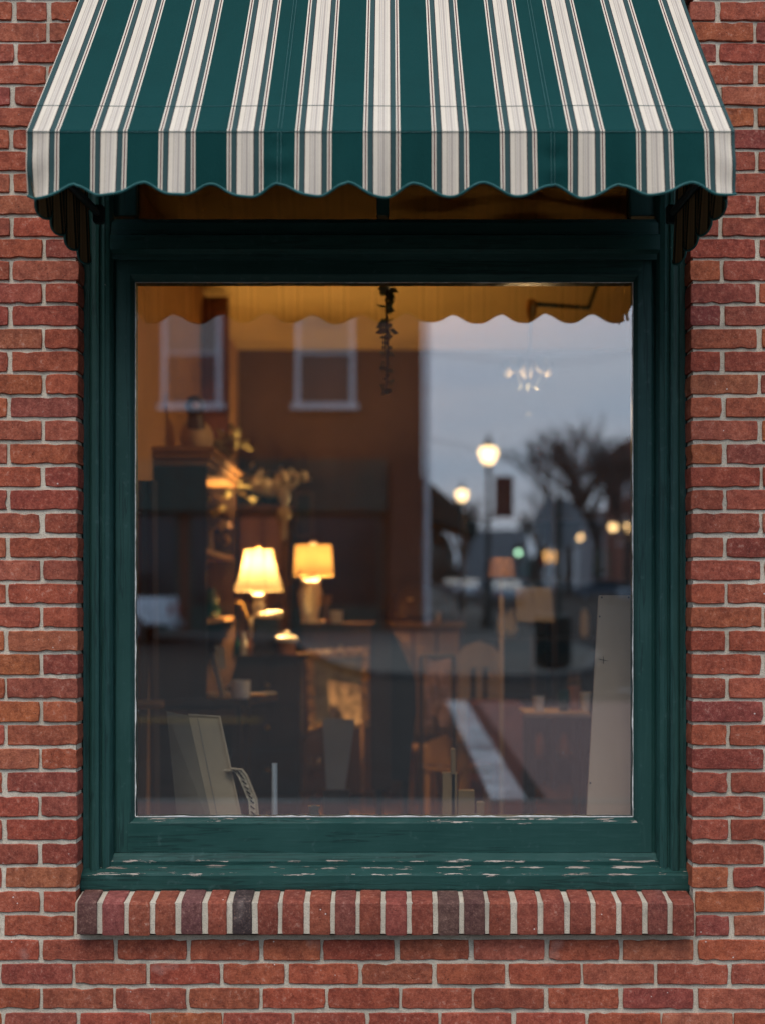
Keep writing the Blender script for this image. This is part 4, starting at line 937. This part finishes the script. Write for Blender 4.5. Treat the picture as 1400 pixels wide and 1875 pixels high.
g = slab([P(592, 1447, 6.46), P(640, 1447, 6.46), P(640, 1800, 6.44), P(592, 1800, 6.44)], .03, (0, 1, 0)); g.build('stand', M['oak'], t)
Z7 = 7.0; zt7 = pz_at(1306, Z7-D)
t = thing('side_table', (px_at(1020, Z7-D), Z7-D, FL), 'narrow table with a pale front edge carrying cups at the right', 'table')
xa_, xb_ = px_at(960, Z7-D), px_at(1082, Z7-D)
g = MB(); g.box((xa_, Z7-D, zt7-.02), (xb_, Z7-D+.35, zt7)); g.build('top', M['pine'], t, bevel=.002)
for x in (xa_+.02, xb_-.05):
    for y in (Z7-D+.02, Z7-D+.3): g = MB(); g.box((x, y, FL+.001), (x+.03, y+.03, zt7-.02)); g.build('leg', M['oak'], t)
for px, h, m, lb in ((985, .07, M['white'], 'white cup at the left end of the narrow table'), (1031, .10, M['greenglass'], 'dark tumbler in the middle of the narrow table'), (1051, .12, M['terra'], 'terracotta beaker right of the dark tumbler'), (1070, .09, M['cream'], 'cream beaker at the right end of the narrow table')):
    lathe_thing('cup', [(.022, 0), (.03, h), (.026, h), (.019, .006), (1e-6, .006)], on(px, 7.12, zt7), m, lb, 'cup', 16, 'cups on the narrow table')
box_thing('storage_trunk', P(860, 1420, 8.6)-Vector((0, 0, 0)), Vector((px_at(960, 4.3), 4.75, pz_at(1290, 4.3))), M['redcloth'], 'dusky red cloth-covered trunk on the floor at the right', 'trunk', .01)
for o in [bpy.data.objects['storage_trunk']]:
    for v in o.data.vertices:
        if v.co.z < pz_at(1400, 4.3): v.co.z = FL+.001
# --- hanging garland and ceiling fitting
t = thing('hanging_garland', P(708, 520, 5.3)+Vector((0, 0, .3)), 'dried leaf garland hanging from the ceiling at the top centre of the window', 'garland')
gx, gy = px_at(708, 1.1), 1.1
g = MB(); g.tube([(gx+.004*math.sin(i*1.7), gy, lerp(CE, pz_at(722, 1.1), i/14)) for i in range(15)], .004, 5); g.build('cord', M['oak'], t)
rr = random.Random(4); z0g, z1g = pz_at(722, 1.1), pz_at(470, 1.1)
lf = MB(); ld = MB()
for i in range(120):
    z = lerp(z0g, z1g, rr.random()); big = .034 if z > pz_at(610, 1.1) else .020
    p = Vector((gx+rr.uniform(-.01, .01), gy+rr.uniform(-.01, .01), z)); qv = Vector((rr.uniform(-1, 1), rr.uniform(-1, 1), rr.uniform(-.9, .3))).normalized(); w = qv.cross(Vector((rr.uniform(-1, 1), rr.uniform(-1, 1), .3))).normalized()*big*.4
    (lf if i % 3 else ld).add([p, p+qv*big*.6+w, p+qv*big*1.3, p+qv*big*.6-w], [(0, 1, 2, 3)])
lf.build('leaves', M['leafg'], t); ld.build('dry_leaves', M['leaf'], t)
t = thing('chandelier', P(966, 600, 7.0), 'small glass chandelier on a dark ceiling bracket at the upper right', 'chandelier')
a = P(972, 556, 7.0); g = MB(); g.tube([Vector((a.x+.5, a.y+.6, CE-.02)), Vector((a.x+.3, a.y+.2, a.z+.02)), a], .012, 6); g.build('bracket', M['dark_metal'], t)
cc = P(966, 700, 7.0); g = MB(); g.tube([a, cc], .004, 5); g.build('chain', M['dark_metal'], t)
g = MB(); g.lathe([(.02, .02), (.028, -.02), (.02, -.06), (.01, -.08)], a, 10); g.build('socket', M['brass'], t, smooth=True)
M['frosted'] = shade_material('frosted_glass', (.075, .07, .065), .12)
for i in range(5):
    an = i*2*PI/5+.3; e = cc+Vector((.10*math.cos(an), .10*math.sin(an), .03)); g = MB(); g.tube([cc, cc+Vector((.05*math.cos(an), .05*math.sin(an), -.03)), e], .005, 5); am = g.build('arm', M['dark_metal'], t)
    g = MB(); g.shell([(.012, 0), (.03, .02), (.036, .06), (.028, .075)], e, 12); g.build('glass_cup', M['frosted'], am, smooth=True)
bulb('bulb_light', cc+Vector((0, 0, -.15)), 32, t, (1, .62, .28), .012)  # lamp added below the cups to warm the whole room
# --- picture-hung left wall, rolled goods nearest the window
t = thing('tall_easel', (px_at(262, 1.6), 1.6, FL), 'tall narrow wooden easel standing in the left corner behind the glass', 'easel')
for a, b in (((262, 880), (256, 1500)), ((280, 880), (286, 1500))):
    p0, p1 = P(a[0], a[1], 5.9), P(b[0], b[1], 5.9); p1.z = FL+.001; g = MB(); g.tube([p0, p1], .02, 4); g.build('leg', M['walnut'], t)
g = MB(); g.tube([P(250, 1290, 5.88), P(300, 1290, 5.88)], .018, 4); g.build('ledge', M['honey'], t)
g = MB(); g.tube([P(271, 882, 6.0), Vector((px_at(271, 2.4), 2.2, FL+.01))], .018, 4); g.build('leg', M['walnut'], t)

# ================================================================== STREET BEHIND THE CAMERA (seen in the pane)
def brickface(name, c1, c2, mo, sc_=1.0):
    m, n, o = newmat(name); b = node(n, 'ShaderNodeBsdfPrincipled', Roughness=.9); b.inputs['Specular IOR Level'].default_value = .2
    br = node(n, 'ShaderNodeTexBrick', Scale=4.6*sc_); br.inputs['Color1'].default_value = c1+(1,); br.inputs['Color2'].default_value = c2+(1,); br.inputs['Mortar'].default_value = mo+(1,)
    br.inputs['Row Height'].default_value = .32; br.inputs['Brick Width'].default_value = 1.0
    g_ = n.nodes.new('ShaderNodeNewGeometry'); sp = n.nodes.new('ShaderNodeSeparateXYZ'); n.links.new(g_.outputs['Position'], sp.inputs[0])
    ad = n.nodes.new('ShaderNodeMath'); n.links.new(sp.outputs[0], ad.inputs[0]); n.links.new(sp.outputs[1], ad.inputs[1])
    cb = n.nodes.new('ShaderNodeCombineXYZ'); n.links.new(ad.outputs[0], cb.inputs[0]); n.links.new(sp.outputs[2], cb.inputs[1]); n.links.new(cb.outputs[0], br.inputs['Vector'])
    c = mixc(n, ramp(n, noise(n, .6, 4), (.3, 0.), (.7, .35)), br.outputs[0], tuple(x*.6 for x in c1))
    n.links.new(c, b.inputs['Base Color']); n.links.new(b.outputs[0], o.inputs[0]); return m
M['bk1'] = brickface('street_brick', (.16, .062, .038), (.12, .045, .03), (.16, .12, .10))
M['bk2'] = brickface('far_brick', (.26, .09, .06), (.20, .07, .05), (.2, .16, .14))
M['white_trim'] = pm('white_trim', (.62, .60, .62), .7, .08, 3, 0)
M['shopgreen'] = pm('storefront_green', (.018, .05, .042), .6, .2, 2, 0)
M['darkglass'] = pm('dark_window_glass', (.02, .025, .026), .12, .3, .6, 0, spec=.5)
M['blind'] = pm('window_blind', (.24, .25, .22), .8, .1, 1, 0)
M['awngreen'] = pm('dark_awning_cloth', (.018, .035, .03), .8, .2, 3, .1)
M['slate'] = pm('grey_render', (.22, .23, .24), .9, .1, 1, 0)
M['cladding'] = pm('white_cladding', (.52, .53, .55), .8, .08, 1, 0)
M['roofing'] = pm('red_brown_roof', (.13, .055, .04), .85, .2, 2, 0)
M['bark'] = pm('bark', (.06, .055, .05), .9, .3, 5, 0)
M['wood'] = pm('far_wood', (.045, .05, .042), .95, .4, .3, 0)
M['pole'] = pm('lamp_post_green', (.018, .03, .026), .5, .2, 3, 0)
M['globe'] = emit('lit_globe', (1, .66, .32), 9.5)
M['globe_far'] = emit('lit_globe_far', (1, .60, .26), 9)
M['carwhite'] = pm('white_car_paint', (.62, .64, .68), .3, .04, 2, 0, spec=.6)
M['carblue'] = pm('slate_blue_car_paint', (.06, .09, .12), .3, .05, 2, 0, spec=.6)
M['carsilver'] = pm('silver_car_paint', (.34, .38, .42), .3, .04, 2, 0, metal=.4)
M['tyre'] = pm('tyre_rubber', (.02, .02, .02), .9, .2, 8, 0)
M['redlens'] = pm('red_lens', (.35, .03, .02), .3, .1, 8, 0)
M['clearlens'] = pm('clear_lens', (.6, .6, .6), .2, .1, 8, 0)
M['maroon'] = pm('maroon_banner', (.10, .035, .03), .8, .2, 2, 0)

def building(name, x0, x1, y0, y1, h, m, label, wins, wall_y_front=True, win_w=1.5, win_h=2.3, trim=None, roofm=None):
    """box building; wins = list of (face, along, sill height) with face 'f' (towards us, at y1) or 'l' (x0 side)"""
    t = thing(name, ((x0+x1)/2, (y0+y1)/2, 0), label, 'building')
    g = MB(); g.box((x0, y0, -.02), (x1, y1, h)); g.build('wall', m, t)
    g = MB(); g.box((x0-.15, y0-.15, h), (x1+.15, y1+.15, h+.35)); g.build('parapet', trim or roofm or m, t)
    for (fc, a, z) in wins:
        if fc == 'f': mk = lambda u0, u1, d0, d1, z0, z1: MB().box((a+u0, y1+d0, z0), (a+u1, y1+d1, z1))
        else: mk = lambda u0, u1, d0, d1, z0, z1: MB().box((x0-d1, a+u0, z0), (x0-d0, a+u1, z1))
        w = win_w/2
        f = mk(-w-.14, w+.14, .0, .04, z-.05, z+win_h+.18).build('window', M['white_trim'], t)
        mk(-w, w, .03, .055, z, z+win_h*.5-.04).build('pane', M['darkglass'], f)
        mk(-w, w, .03, .055, z+win_h*.5+.04, z+win_h).build('pane', M['blind'], f)
        mk(-w-.26, w+.26, .0, .16, z-.2, z-.05).build('sill', M['white_trim'], f)
    return t
YF = D-42.0                       # street side of the building opposite
xcn = R(772, 0, 42).x
wcs = [R(352, 0, 42).x, R(596, 0, 42).x]; stp = wcs[1]-wcs[0]
zs = R(0, 733, 42).z; zhd = R(0, 552, 42).z; zst = R(0, 838, 42).z
opp = building('corner_building', -24, xcn, YF-24, YF, 12.2, M['bk1'], 'two-storey corner brick building with white sash windows across the street, reflected in the glass',
               [('f', wcs[0]+i*stp, zs) for i in (-4, -3, -2, -1, 0, 1)], win_w=1.42, win_h=zhd-zs)
z9 = R(0, 932, 42).z
g = MB(); g.box((-23.5, YF+.01, z9), (R(708, 0, 42).x, YF+.35, zst)); g.build('sign_band', M['shopgreen'], opp)
for i in range(8):
    x1 = R(700, 0, 42).x-i*2.9; g = MB(); g.box((x1-2.6, YF+.01, .6), (x1, YF+.06, z9-.02)); f = g.build('shop_front_window', M['shopgreen'], opp)
    g = MB(); g.box((x1-2.48, YF+.05, .75), (x1-.12, YF+.075, z9-.15)); g.build('pane', M['darkglass'], f)
    g = MB(); g.box((x1-2.6, YF+.01, 0), (x1, YF+.09, .598)); g.build('stall_riser', M['shopgreen'], opp)
g = MB(); g.box((R(714, 0, 42).x, YF+.02, 0), (xcn-.02, YF+.3, R(0, 850, 42).z)); g.build('corner_pier', M['bk1'], opp)
g = MB(); g.tube([(xcn+.12, YF+.1, .2), (xcn+.12, YF+.1, 11.8)], .09, 8); g.build('downpipe', M['white_trim'], opp)
g = MB(); g.box((-24.2, YF+.02, 10.9), (xcn+.1, YF+.5, 11.4)); g.build('cornice', M['white_trim'], opp)
# dark awnings down its side
for i, (ya_, yb2, zt_, zb_2, pr) in enumerate(((YF-.3, YF-5.2, 4.45, 2.75, 1.6), (YF-9, YF-12.5, 4.0, 2.6, 1.1))):
    g = MB(); g.prism([(xcn, zt_), (xcn+pr*.5, zt_-.62), (xcn+pr, zb_2+.35), (xcn+pr, zb_2), (xcn+pr-.05, zb_2), (xcn, zb_2+.5)], abs(yb2-ya_), 'y', yb2); g.build('side_awning', M['awngreen'], opp)
building('blocking_terrace', -60, -24.6, YF-20, YF-.6, 9.5, M['bk2'], 'unseen long brick terrace added left of the corner building, across the street', [('f', -28-4*i, 5.6) for i in range(7)])  # row out of view, added to block light from the left
building('far_shop', R(778, 0, 75).x-1, 3.6-1.6, D-110, D-78, 5.5, M['slate'], 'low grey shop beyond the corner building on the side street', [])
building('brick_block', 22.5, 36, D-152, D-112, 14.0, M['bk2'], 'tall brick block with white windows on the right of the side street', [('l', D-115-4*i, z) for i in range(8) for z in (4.8, 9.2)])
building('white_house', 20.5, 32, D-178, D-156, 8.2, M['cladding'], 'white clad building with a red-brown roof down the side street', [('l', D-160-4*i, 4.5) for i in range(4)], roofm=M['roofing'])
building('grey_hall', 30, 52, D-100, D-60, 9.0, M['slate'], 'grey hall at the near right of the side street', [('l', D-64-5*i, 4.5) for i in range(6)])
building('end_block', -6, 6.5, D-262, D-235, 11, M['bk2'], 'dark brick block at the far end of the side street', [])
building('end_house', 12, 22, D-250, D-232, 8.5, M['slate'], 'small grey house beside the dark block at the street end', [])
ls = building('lit_shop', 23.5, 34, D-232, D-214, 7.0, M['cladding'], 'pale low shop with two lit windows at the far end of the side street', [])
M['litwin'] = emit('lit_window', (1, .50, .16), 5)
for px, w in ((999, .5), (1024, 1.0)):
    q = R(px, 1018, 214); g = MB(); g.box((q.x-w, D-213.99, q.z-.7), (q.x+w, D-213.9, q.z+.7)); g.build('lit_window', M['litwin'], ls)
# far wood closing the horizon
r_ = random.Random(21); g = MB()
for k in range(1100):
    a = lerp(-PI*.98, -.02, k/1099); rad = 330+r_.uniform(-30, 30); x, y = rad*math.cos(a), rad*math.sin(a); h = r_.uniform(4, 13)*(.75+.25*math.sin(k*.05)); w = r_.uniform(.8, 2.6)
    g.lathe([(w*.7, 0), (w, h*.35), (w*.8, h*.7), (w*.35, h*.93), (1e-6, h)], (x, y, -.2), 7)
w_ = g.build('far_wood', M['wood']); w_['kind'] = 'stuff'; w_['label'] = 'dark bare wood along the horizon'; 
# bare trees
def bare_tree(loc, h, label, seed):
    r = random.Random(seed); t = thing('bare_tree', loc, label, 'tree', 'bare trees along the side street'); tr = MB(); cr = MB()
    def grow(p, d, ln, rad, lev):
        q = p+d*ln; mid = p+d*ln*.5+Vector((r.uniform(-1, 1), r.uniform(-1, 1), 0))*ln*.06
        (tr if lev == 0 else cr).tube([p, mid, q], [rad, rad*.85, rad*.68], 7 if lev == 0 else 4)
        if lev >= 5: return
        for i in range(3 if lev else 5):
            a = r.uniform(0, 2*PI); sp = r.uniform(.35, .85); nd = (d+Vector((math.cos(a)*sp, math.sin(a)*sp, r.uniform(-.05, .35)))).normalized()
            grow(p.lerp(q, r.uniform(.55, 1) if lev else r.uniform(.7, 1)), nd, ln*r.uniform(.6, .82), max(rad*.6, .03), lev+1)
    grow(Vector(loc), Vector((0, 0, 1)), h*.28, h*.022, 0)
    tr.build('trunk', M['bark'], t); cr.build('crown', M['bark'], t); return t
for i, (px, Z, h, lb) in enumerate(((1040, 118, 19.0, 'broad bare tree behind the stop sign in the reflection'), (1095, 128, 19.5, 'bare tree in front of the brick block in the reflection'), (985, 150, 14.0, 'smaller bare tree left of the broad one in the reflection'),
                                     (845, 130, 11.5, 'bare tree behind the second street lamp in the reflection'), (1150, 105, 16.0, 'bare tree at the right edge of the reflection'))):
    p = R(px, 0, Z); bare_tree((p.x, p.y, 0), h, lb, 40+i)
# street lamps
def street_lamp(x, y, h, globe, label, gr):
    t = thing('street_lamp', (x, y, 0), label, 'street lamp', 'street lamps')
    g = MB(); g.lathe([(.22, 0), (.22, .25), (.14, .45), (.17, .6), (.10, .75), (.075, 1.2), (.055, h-.55), (.10, h-.5), (.06, h-.42), (.12, h-.32)], (x, y, 0), 12); g.build('post', M['pole'], t, smooth=True)
    g = MB(); g.lathe([(.10, h-.318), (.20, h-.2), (gr, h+.02), (gr*.98, h+.12), (gr*.6, h+.2), (.03, h+.215)], (x, y, 0), 16); g.build('globe', globe, t, smooth=True)
    g = MB(); g.lathe([(gr*.62, h+.216), (.10, h+.34), (.05, h+.46), (.015, h+.62), (1e-6, h+.64)], (x, y, 0), 12); g.build('cap', M['pole'], t, smooth=True)
    return t
p = R(893, 826, 44); street_lamp(p.x, p.y, p.z, M['globe'], 'nearest lit street lamp with a bright globe on the corner, in the reflection', .28)
p = R(845, 902, 68); street_lamp(p.x, p.y, p.z, M['globe'], 'second lit street lamp beyond the corner awning, in the reflection', .28)
for px, py, lb in ((1060, 981, 'lit street lamp across the side street behind the stop sign'), (1122, 963, 'left one of the lamp pair at the right edge of the reflection'), (1150, 963, 'right one of the lamp pair at the right edge of the reflection')):
    Z = 3.9*F/(YR-py); p = R(px, py, Z); street_lamp(p.x, p.y, p.z, M['globe_far'], lb, .34)
for px, py, Z, lb in ((1004, 985, 165, 'far dim street lamp just left of the stop sign post'), (1014, 986, 180, 'farthest dim street lamp next to the stop sign post'), (1033, 988, 172, 'dim far street lamp right of the stop sign post')):
    p = R(px, py, Z); street_lamp(p.x, p.y, p.z, emit('dim_globe', (1, .5, .25), 4), lb, .34)
# banner on the nearest lamp
p = R(893, 826, 44); t = thing('street_banner', (p.x+.36, p.y, 3), 'dark maroon banner hung beside the nearest street lamp post', 'banner')
a, b = R(904, 868, 43.95), R(938, 942, 43.95); g = MB(); g.box((a.x, a.y, b.z), (b.x, a.y+.02, a.z)); g.build('cloth', M['maroon'], t)
g = MB(); g.box((a.x+.1, a.y+.021, b.z+.25), (b.x-.1, a.y+.025, a.z-.3)); g.build('emblem', M['roofing'], t)
for z in (a.z, b.z): g = MB(); g.tube([(p.x, a.y+.01, z), (b.x+.04, a.y+.01, z)], .018, 6); g.build('rod', M['pole'], t)
# stop sign seen from behind, litter bin
p = R(1022, 0, 25.6); sx_, sy_ = p.x, p.y
t = thing('stop_sign', (sx_, sy_, 0), 'octagonal road sign on a dark post at the pavement corner, in the reflection', 'road sign')
zc_ = R(0, 950, 25.6).z; g = MB(); g.prism([(sx_+.44*math.cos(PI/8+i*PI/4), zc_+.44*math.sin(PI/8+i*PI/4)) for i in range(8)], .012, 'y', sy_-.06); g.build('plate', M['slate'], t)
g = MB(); g.tube([(sx_, sy_, 0), (sx_, sy_, zc_+.5)], .05, 8); g.build('post', M['pole'], t)
p = R(1012, 0, 25.2); t = thing('litter_bin', (p.x, p.y, 0), 'round dark slatted litter bin at the pavement corner, in the reflection', 'bin')
for i in range(20):
    a = 2*PI*i/20; c = Vector((p.x+.29*math.cos(a), p.y+.29*math.sin(a), 0)); g = MB(); g.cbox((c.x, c.y, .45), (.05, .05, .78), Matrix.Translation(c) @ Matrix.Rotation(a, 4, 'Z') @ Matrix.Translation(-c)); g.build('slat', M['pole'], t)
g = MB(); g.lathe([(.26, .03), (.26, .82)], (p.x, p.y, 0), 20); g.build('liner', M['black'], t)
g = MB(); g.lathe([(.32, .84), (.33, .90), (.22, .92), (.20, .88), (.2, .5), (1e-6, .5)], (p.x, p.y, 0), 20); g.build('rim', M['pole'], t)
# traffic lights
for px, py, Z, col, lb in ((947, 1010, 92, (.55, 1, .62), 'small green traffic light far down the side street'), (993, 1027, 120, (1, .12, .05), 'small red traffic light far down the side street')):
    p = R(px, py, Z); t = thing('traffic_light', (p.x, p.y, 0), lb, 'traffic light', 'traffic lights')
    g = MB(); g.tube([(p.x, p.y, 0), (p.x, p.y, p.z+.6)], .06, 6); g.build('post', M['pole'], t)
    g = MB(); g.box((p.x-.17, p.y+.06, p.z-.5), (p.x+.17, p.y+.26, p.z+.55)); g.build('head', M['black'], t)
    g = MB(); g.ball((p.x, p.y+.27, p.z), .14, 12, 8); g.build('lens', emit('signal_lens', col, 9 if col[1] == 1 else .5), t)
# overhead wires
for (pa, pb) in (((775, 797, 46), (1170, 815, 60)), ((775, 640, 46), (1170, 640, 70))):
    a, b = R(*pa), R(*pb); pts = [a.lerp(b, i/12)-Vector((0, 0, 1.2*math.sin(PI*i/12)*.4)) for i in range(13)]
    g = MB(); g.tube(pts, .011, 5); tag(g.build('overhead_wire', M['black']), 'upper thin wire strung across the sky' if pa[1] == 640 else 'lower thin wire strung from the corner building across the street', 'wire')
# vehicles
def car(loc, rz, m, label, pickup=False):
    t = thing('pickup_truck' if pickup else 'parked_car', loc, label, 'truck' if pickup else 'car', None if pickup else 'cars parked down the side street'); Mt = Matrix.Translation(loc) @ Matrix.Rotation(rz, 4, 'Z')
    if pickup:
        body = [(-2.7, .45), (-2.7, 1.02), (-2.6, 1.08), (-1.3, 1.14), (2.7, 1.18), (2.72, .5)]; cab = [(-1.35, 1.13), (-.75, 1.78), (.75, 1.82), (.85, 1.16)]; wxs = (-1.75, 1.75); wr = .39; hw = .96
    else:
        body = [(-2.25, .35), (-2.28, .72), (-2.1, .84), (-1.1, .95), (1.5, 1.0), (2.2, .92), (2.27, .7), (2.25, .35)]; cab = [(-1.15, .94), (-.45, 1.42), (.9, 1.44), (1.65, .98)]; wxs = (-1.4, 1.4); wr = .32; hw = .88
    g = MB(); g.prism(body, hw*2, 'y', -hw, Mt); bd = g.build('body', m, t, bevel=.05)
    g = MB(); g.prism(cab, hw*1.72, 'y', -hw*.86, Mt); cb = g.build('cabin', m, t, bevel=.05)
    ct = Vector((sum(p[0] for p in cab)/4, sum(p[1] for p in cab)/4)); ins = [((Vector(p)-ct)*.8+ct)[:] for p in cab]
    for s in (-1, 1): g = MB(); g.prism(ins, .02, 'y', s*(hw*.86+.002)-(0 if s > 0 else .02), Mt); g.build('side_glass', M['darkglass'], cb)
    for (i0, i1, off) in ((0, 1, -.02), (3, 2, .02)):
        a, b = Vector(cab[i0]), Vector(cab[i1]); a2, b2 = a.lerp(b, .12), a.lerp(b, .9)
        g = MB(); g.add([Mt @ Vector((a2.x+off, -hw*.76, a2.y+.01)), Mt @ Vector((a2.x+off, hw*.76, a2.y+.01)), Mt @ Vector((b2.x+off, hw*.72, b2.y+.01)), Mt @ Vector((b2.x+off, -hw*.72, b2.y+.01))], [(0, 1, 2, 3)]); g.build('screen', M['darkglass'], cb)
    for x in wxs:
        for s in (-1, 1):
            cpt = Vector((x, s*(hw-.11), wr)); g = MB(); n = 18
            vv = [Mt @ (cpt+Vector((math.cos(2*PI*k/n)*wr, d, math.sin(2*PI*k/n)*wr))) for d in (-.12, .12) for k in range(n)]
            g.add(vv, [tuple(range(n)), tuple(range(2*n-1, n-1, -1))]+[(k, (k+1) % n, n+(k+1) % n, n+k) for k in range(n)]); w = g.build('wheel', M['tyre'], t)
            vv = [Mt @ (cpt+Vector((math.cos(2*PI*k/n)*wr*.6, s*(.122)+d, math.sin(2*PI*k/n)*wr*.6))) for d in (-.01, .01) for k in range(n)]
            g = MB(); g.add(vv, [tuple(range(n)), tuple(range(2*n-1, n-1, -1))]+[(k, (k+1) % n, n+(k+1) % n, n+k) for k in range(n)]); g.build('rim', M['carsilver'], w)
    ex = 2.72 if pickup else 2.27
    for s in (-1, 1):
        zl = .85 if pickup else .72
        g = MB(); g.box((ex-.03, s*(hw-.2)-.12, zl-.10), (ex+.03, s*(hw-.2)+.12, zl+.12), Mt); g.build('tail_light', M['redlens'], t)
        g = MB(); g.box((-ex-.03, s*(hw-.25)-.14, zl-.12), (-ex+.03, s*(hw-.25)+.14, zl+.04), Mt); g.build('headlight', M['clearlens'], t)
    if pickup:
        g = MB(); g.box((.9, -hw+.1, 1.176), (2.62, hw-.1, 1.19), Mt); g.build('bed_cover', M['black'], t)
        g = MB(); g.box((2.70, -hw+.05, .40), (2.86, hw-.05, .56), Mt); g.build('rear_bumper', M['carsilver'], t)
    return t
car(Vector((-8.15, -33.0, RD)), 0.0, M['carwhite'], 'white pickup truck parked across the street at the left edge of the reflection', True)
p = R(925, 0, 88); car(Vector((p.x, p.y, RD)), PI/2, M['carsilver'], 'nearer silver car parked down the side street beyond the lamp')
p = R(866, 0, 112); car(Vector((6.0, p.y, RD)), PI/2, M['carwhite'], 'farther white car parked down the side street under the second lamp')
p = R(1105, 0, 108); car(Vector((p.x, p.y, RD)), .12, M['carblue'], 'slate blue car standing across the side street on the right')
p = R(1165, 0, 96); car(Vector((p.x+1.5, p.y-3, RD)), .1, M['carsilver'], 'silver car behind the slate blue car at the right edge')


# ================================================================== more goods low in the shop
def deck_z(): return .741
c = Vector((px_at(503, .42), .42, .741)); t = thing('white_post', c, 'slim white painted post standing on the display deck left of centre', 'post')
g = MB(); g.lathe([(.022, 0), (.022, .02), (.010, .03), (.009, pz_at(1398, .42)-.741)], c, 12); g.build('shaft', M['whitepaint'], t, smooth=True)
t = thing('stepped_block', Vector((px_at(825, .46), .46, .741)), 'stepped honey coloured wooden block low in the window right of centre', 'wooden block')
for a, b, py in ((809, 836, 1416), (825, 833, 1372), (838, 868, 1448), (872, 886, 1470)):
    g = MB(); g.box((px_at(a, .46), .46, .7415), (px_at(b, .46), .50, pz_at(py, .46))); g.build('step', M['honey'], t, bevel=.002)
t = thing('glass_vase', Vector((px_at(575, .45), .45, .741)), 'small green glass vase on the display deck', 'vase')
g = MB(); g.lathe([(.022, 0), (.030, .03), (.016, .075), (.02, .095), (.017, .095), (.012, .075), (1e-6, .07)], Vector((px_at(575, .45), .45, .741)), 16); g.build('body', M['greenglass'], t, smooth=True)
t = thing('hanging_scarf', P(792, 1240, 8.0), 'dusty pink scarf hanging from a rail right of the black chair', 'scarf')
for i, (a, b) in enumerate(((778, 790), (791, 801), (803, 822))):
    v = []; f = []; n = 12; g = MB()
    for k in range(n+1):
        py = lerp(1205, 1330-20*(i % 2), k/n); w = 2*math.sin(k*.9+i)
        v += [P(a+w, py, 8.0+.02*math.sin(k*.7+i)), P(b+w, py, 8.0+.02*math.sin(k*.7+i+1)), P(b+w, py, 8.02+.02*math.sin(k*.7+i+1)), P(a+w, py, 8.02+.02*math.sin(k*.7+i))]
    for k in range(n): f += [(k*4+e, k*4+(e+1) % 4, k*4+4+(e+1) % 4, k*4+4+e) for e in range(4)]
    g.add(v, f); g.build('fold', pm('dusty_pink_wool', (.40, .22, .17), .9, .2, 20, .3) if i == 0 else bpy.data.materials['dusty_pink_wool'], t)
rl = thing('scarf_rail', P(800, 1203, 8.0), 'short wooden garment rail carrying the dusty pink scarf', 'rail')
g = MB(); g.tube([P(768, 1202, 8.01), P(832, 1202, 8.01)], .012, 8); g.build('bar', M['oak'], rl, smooth=True)
for px in (770, 830):
    p = P(px, 1202, 8.01); g = MB(); g.tube([p, (p.x, p.y, FL+.001)], .012, 8); g.build('upright', M['oak'], rl, smooth=True)
t = thing('folding_screen', P(640, 1300, 8.9), 'small patterned folding panel standing low beside the gilt picture', 'panel')
g = slab([P(600, 1245, 8.9), P(660, 1255, 8.8), P(664, 1325, 8.75), P(606, 1330, 8.85)], .012, (0, 1, 0)); g.build('leaf', pm('patterned_paper', (.40, .27, .17), .8, .7, 16, .1), t)
g = MB(); a = P(606, 1330, 8.85); b = P(664, 1325, 8.75); g.tube([a, (a.x, a.y, FL+.001)], .012, 6); g.tube([b, (b.x, b.y, FL+.001)], .012, 6); g.build('legs', M['honey'], t)
t = thing('round_stool', Vector((px_at(760, 5.3), 5.3, FL)), 'low wooden stool on the shop floor right of the black chair', 'stool')
g = MB(); g.lathe([(.17, .42), (.18, .45), (1e-6, .455)], Vector((px_at(775, 5.3), 5.3, FL)), 20); g.build('seat', M['honey'], t, smooth=True)
for a in (.5, 2.1, 3.7, 5.2): g = MB(); c = Vector((px_at(775, 5.3), 5.3, FL)); g.tube([c+Vector((.12*math.cos(a), .12*math.sin(a), .42)), c+Vector((.17*math.cos(a), .17*math.sin(a), .001))], .014, 6); g.build('leg', M['honey'], t)

p = R(960, 0, 140); car(Vector((6.2, D-140, RD)), PI/2, M['carblue'], 'dark car parked beyond the white car down the side street')
p = R(1130, 0, 150); car(Vector((p.x-6, D-150, RD)), PI/2, M['carwhite'], 'distant white car parked on the right of the side street')
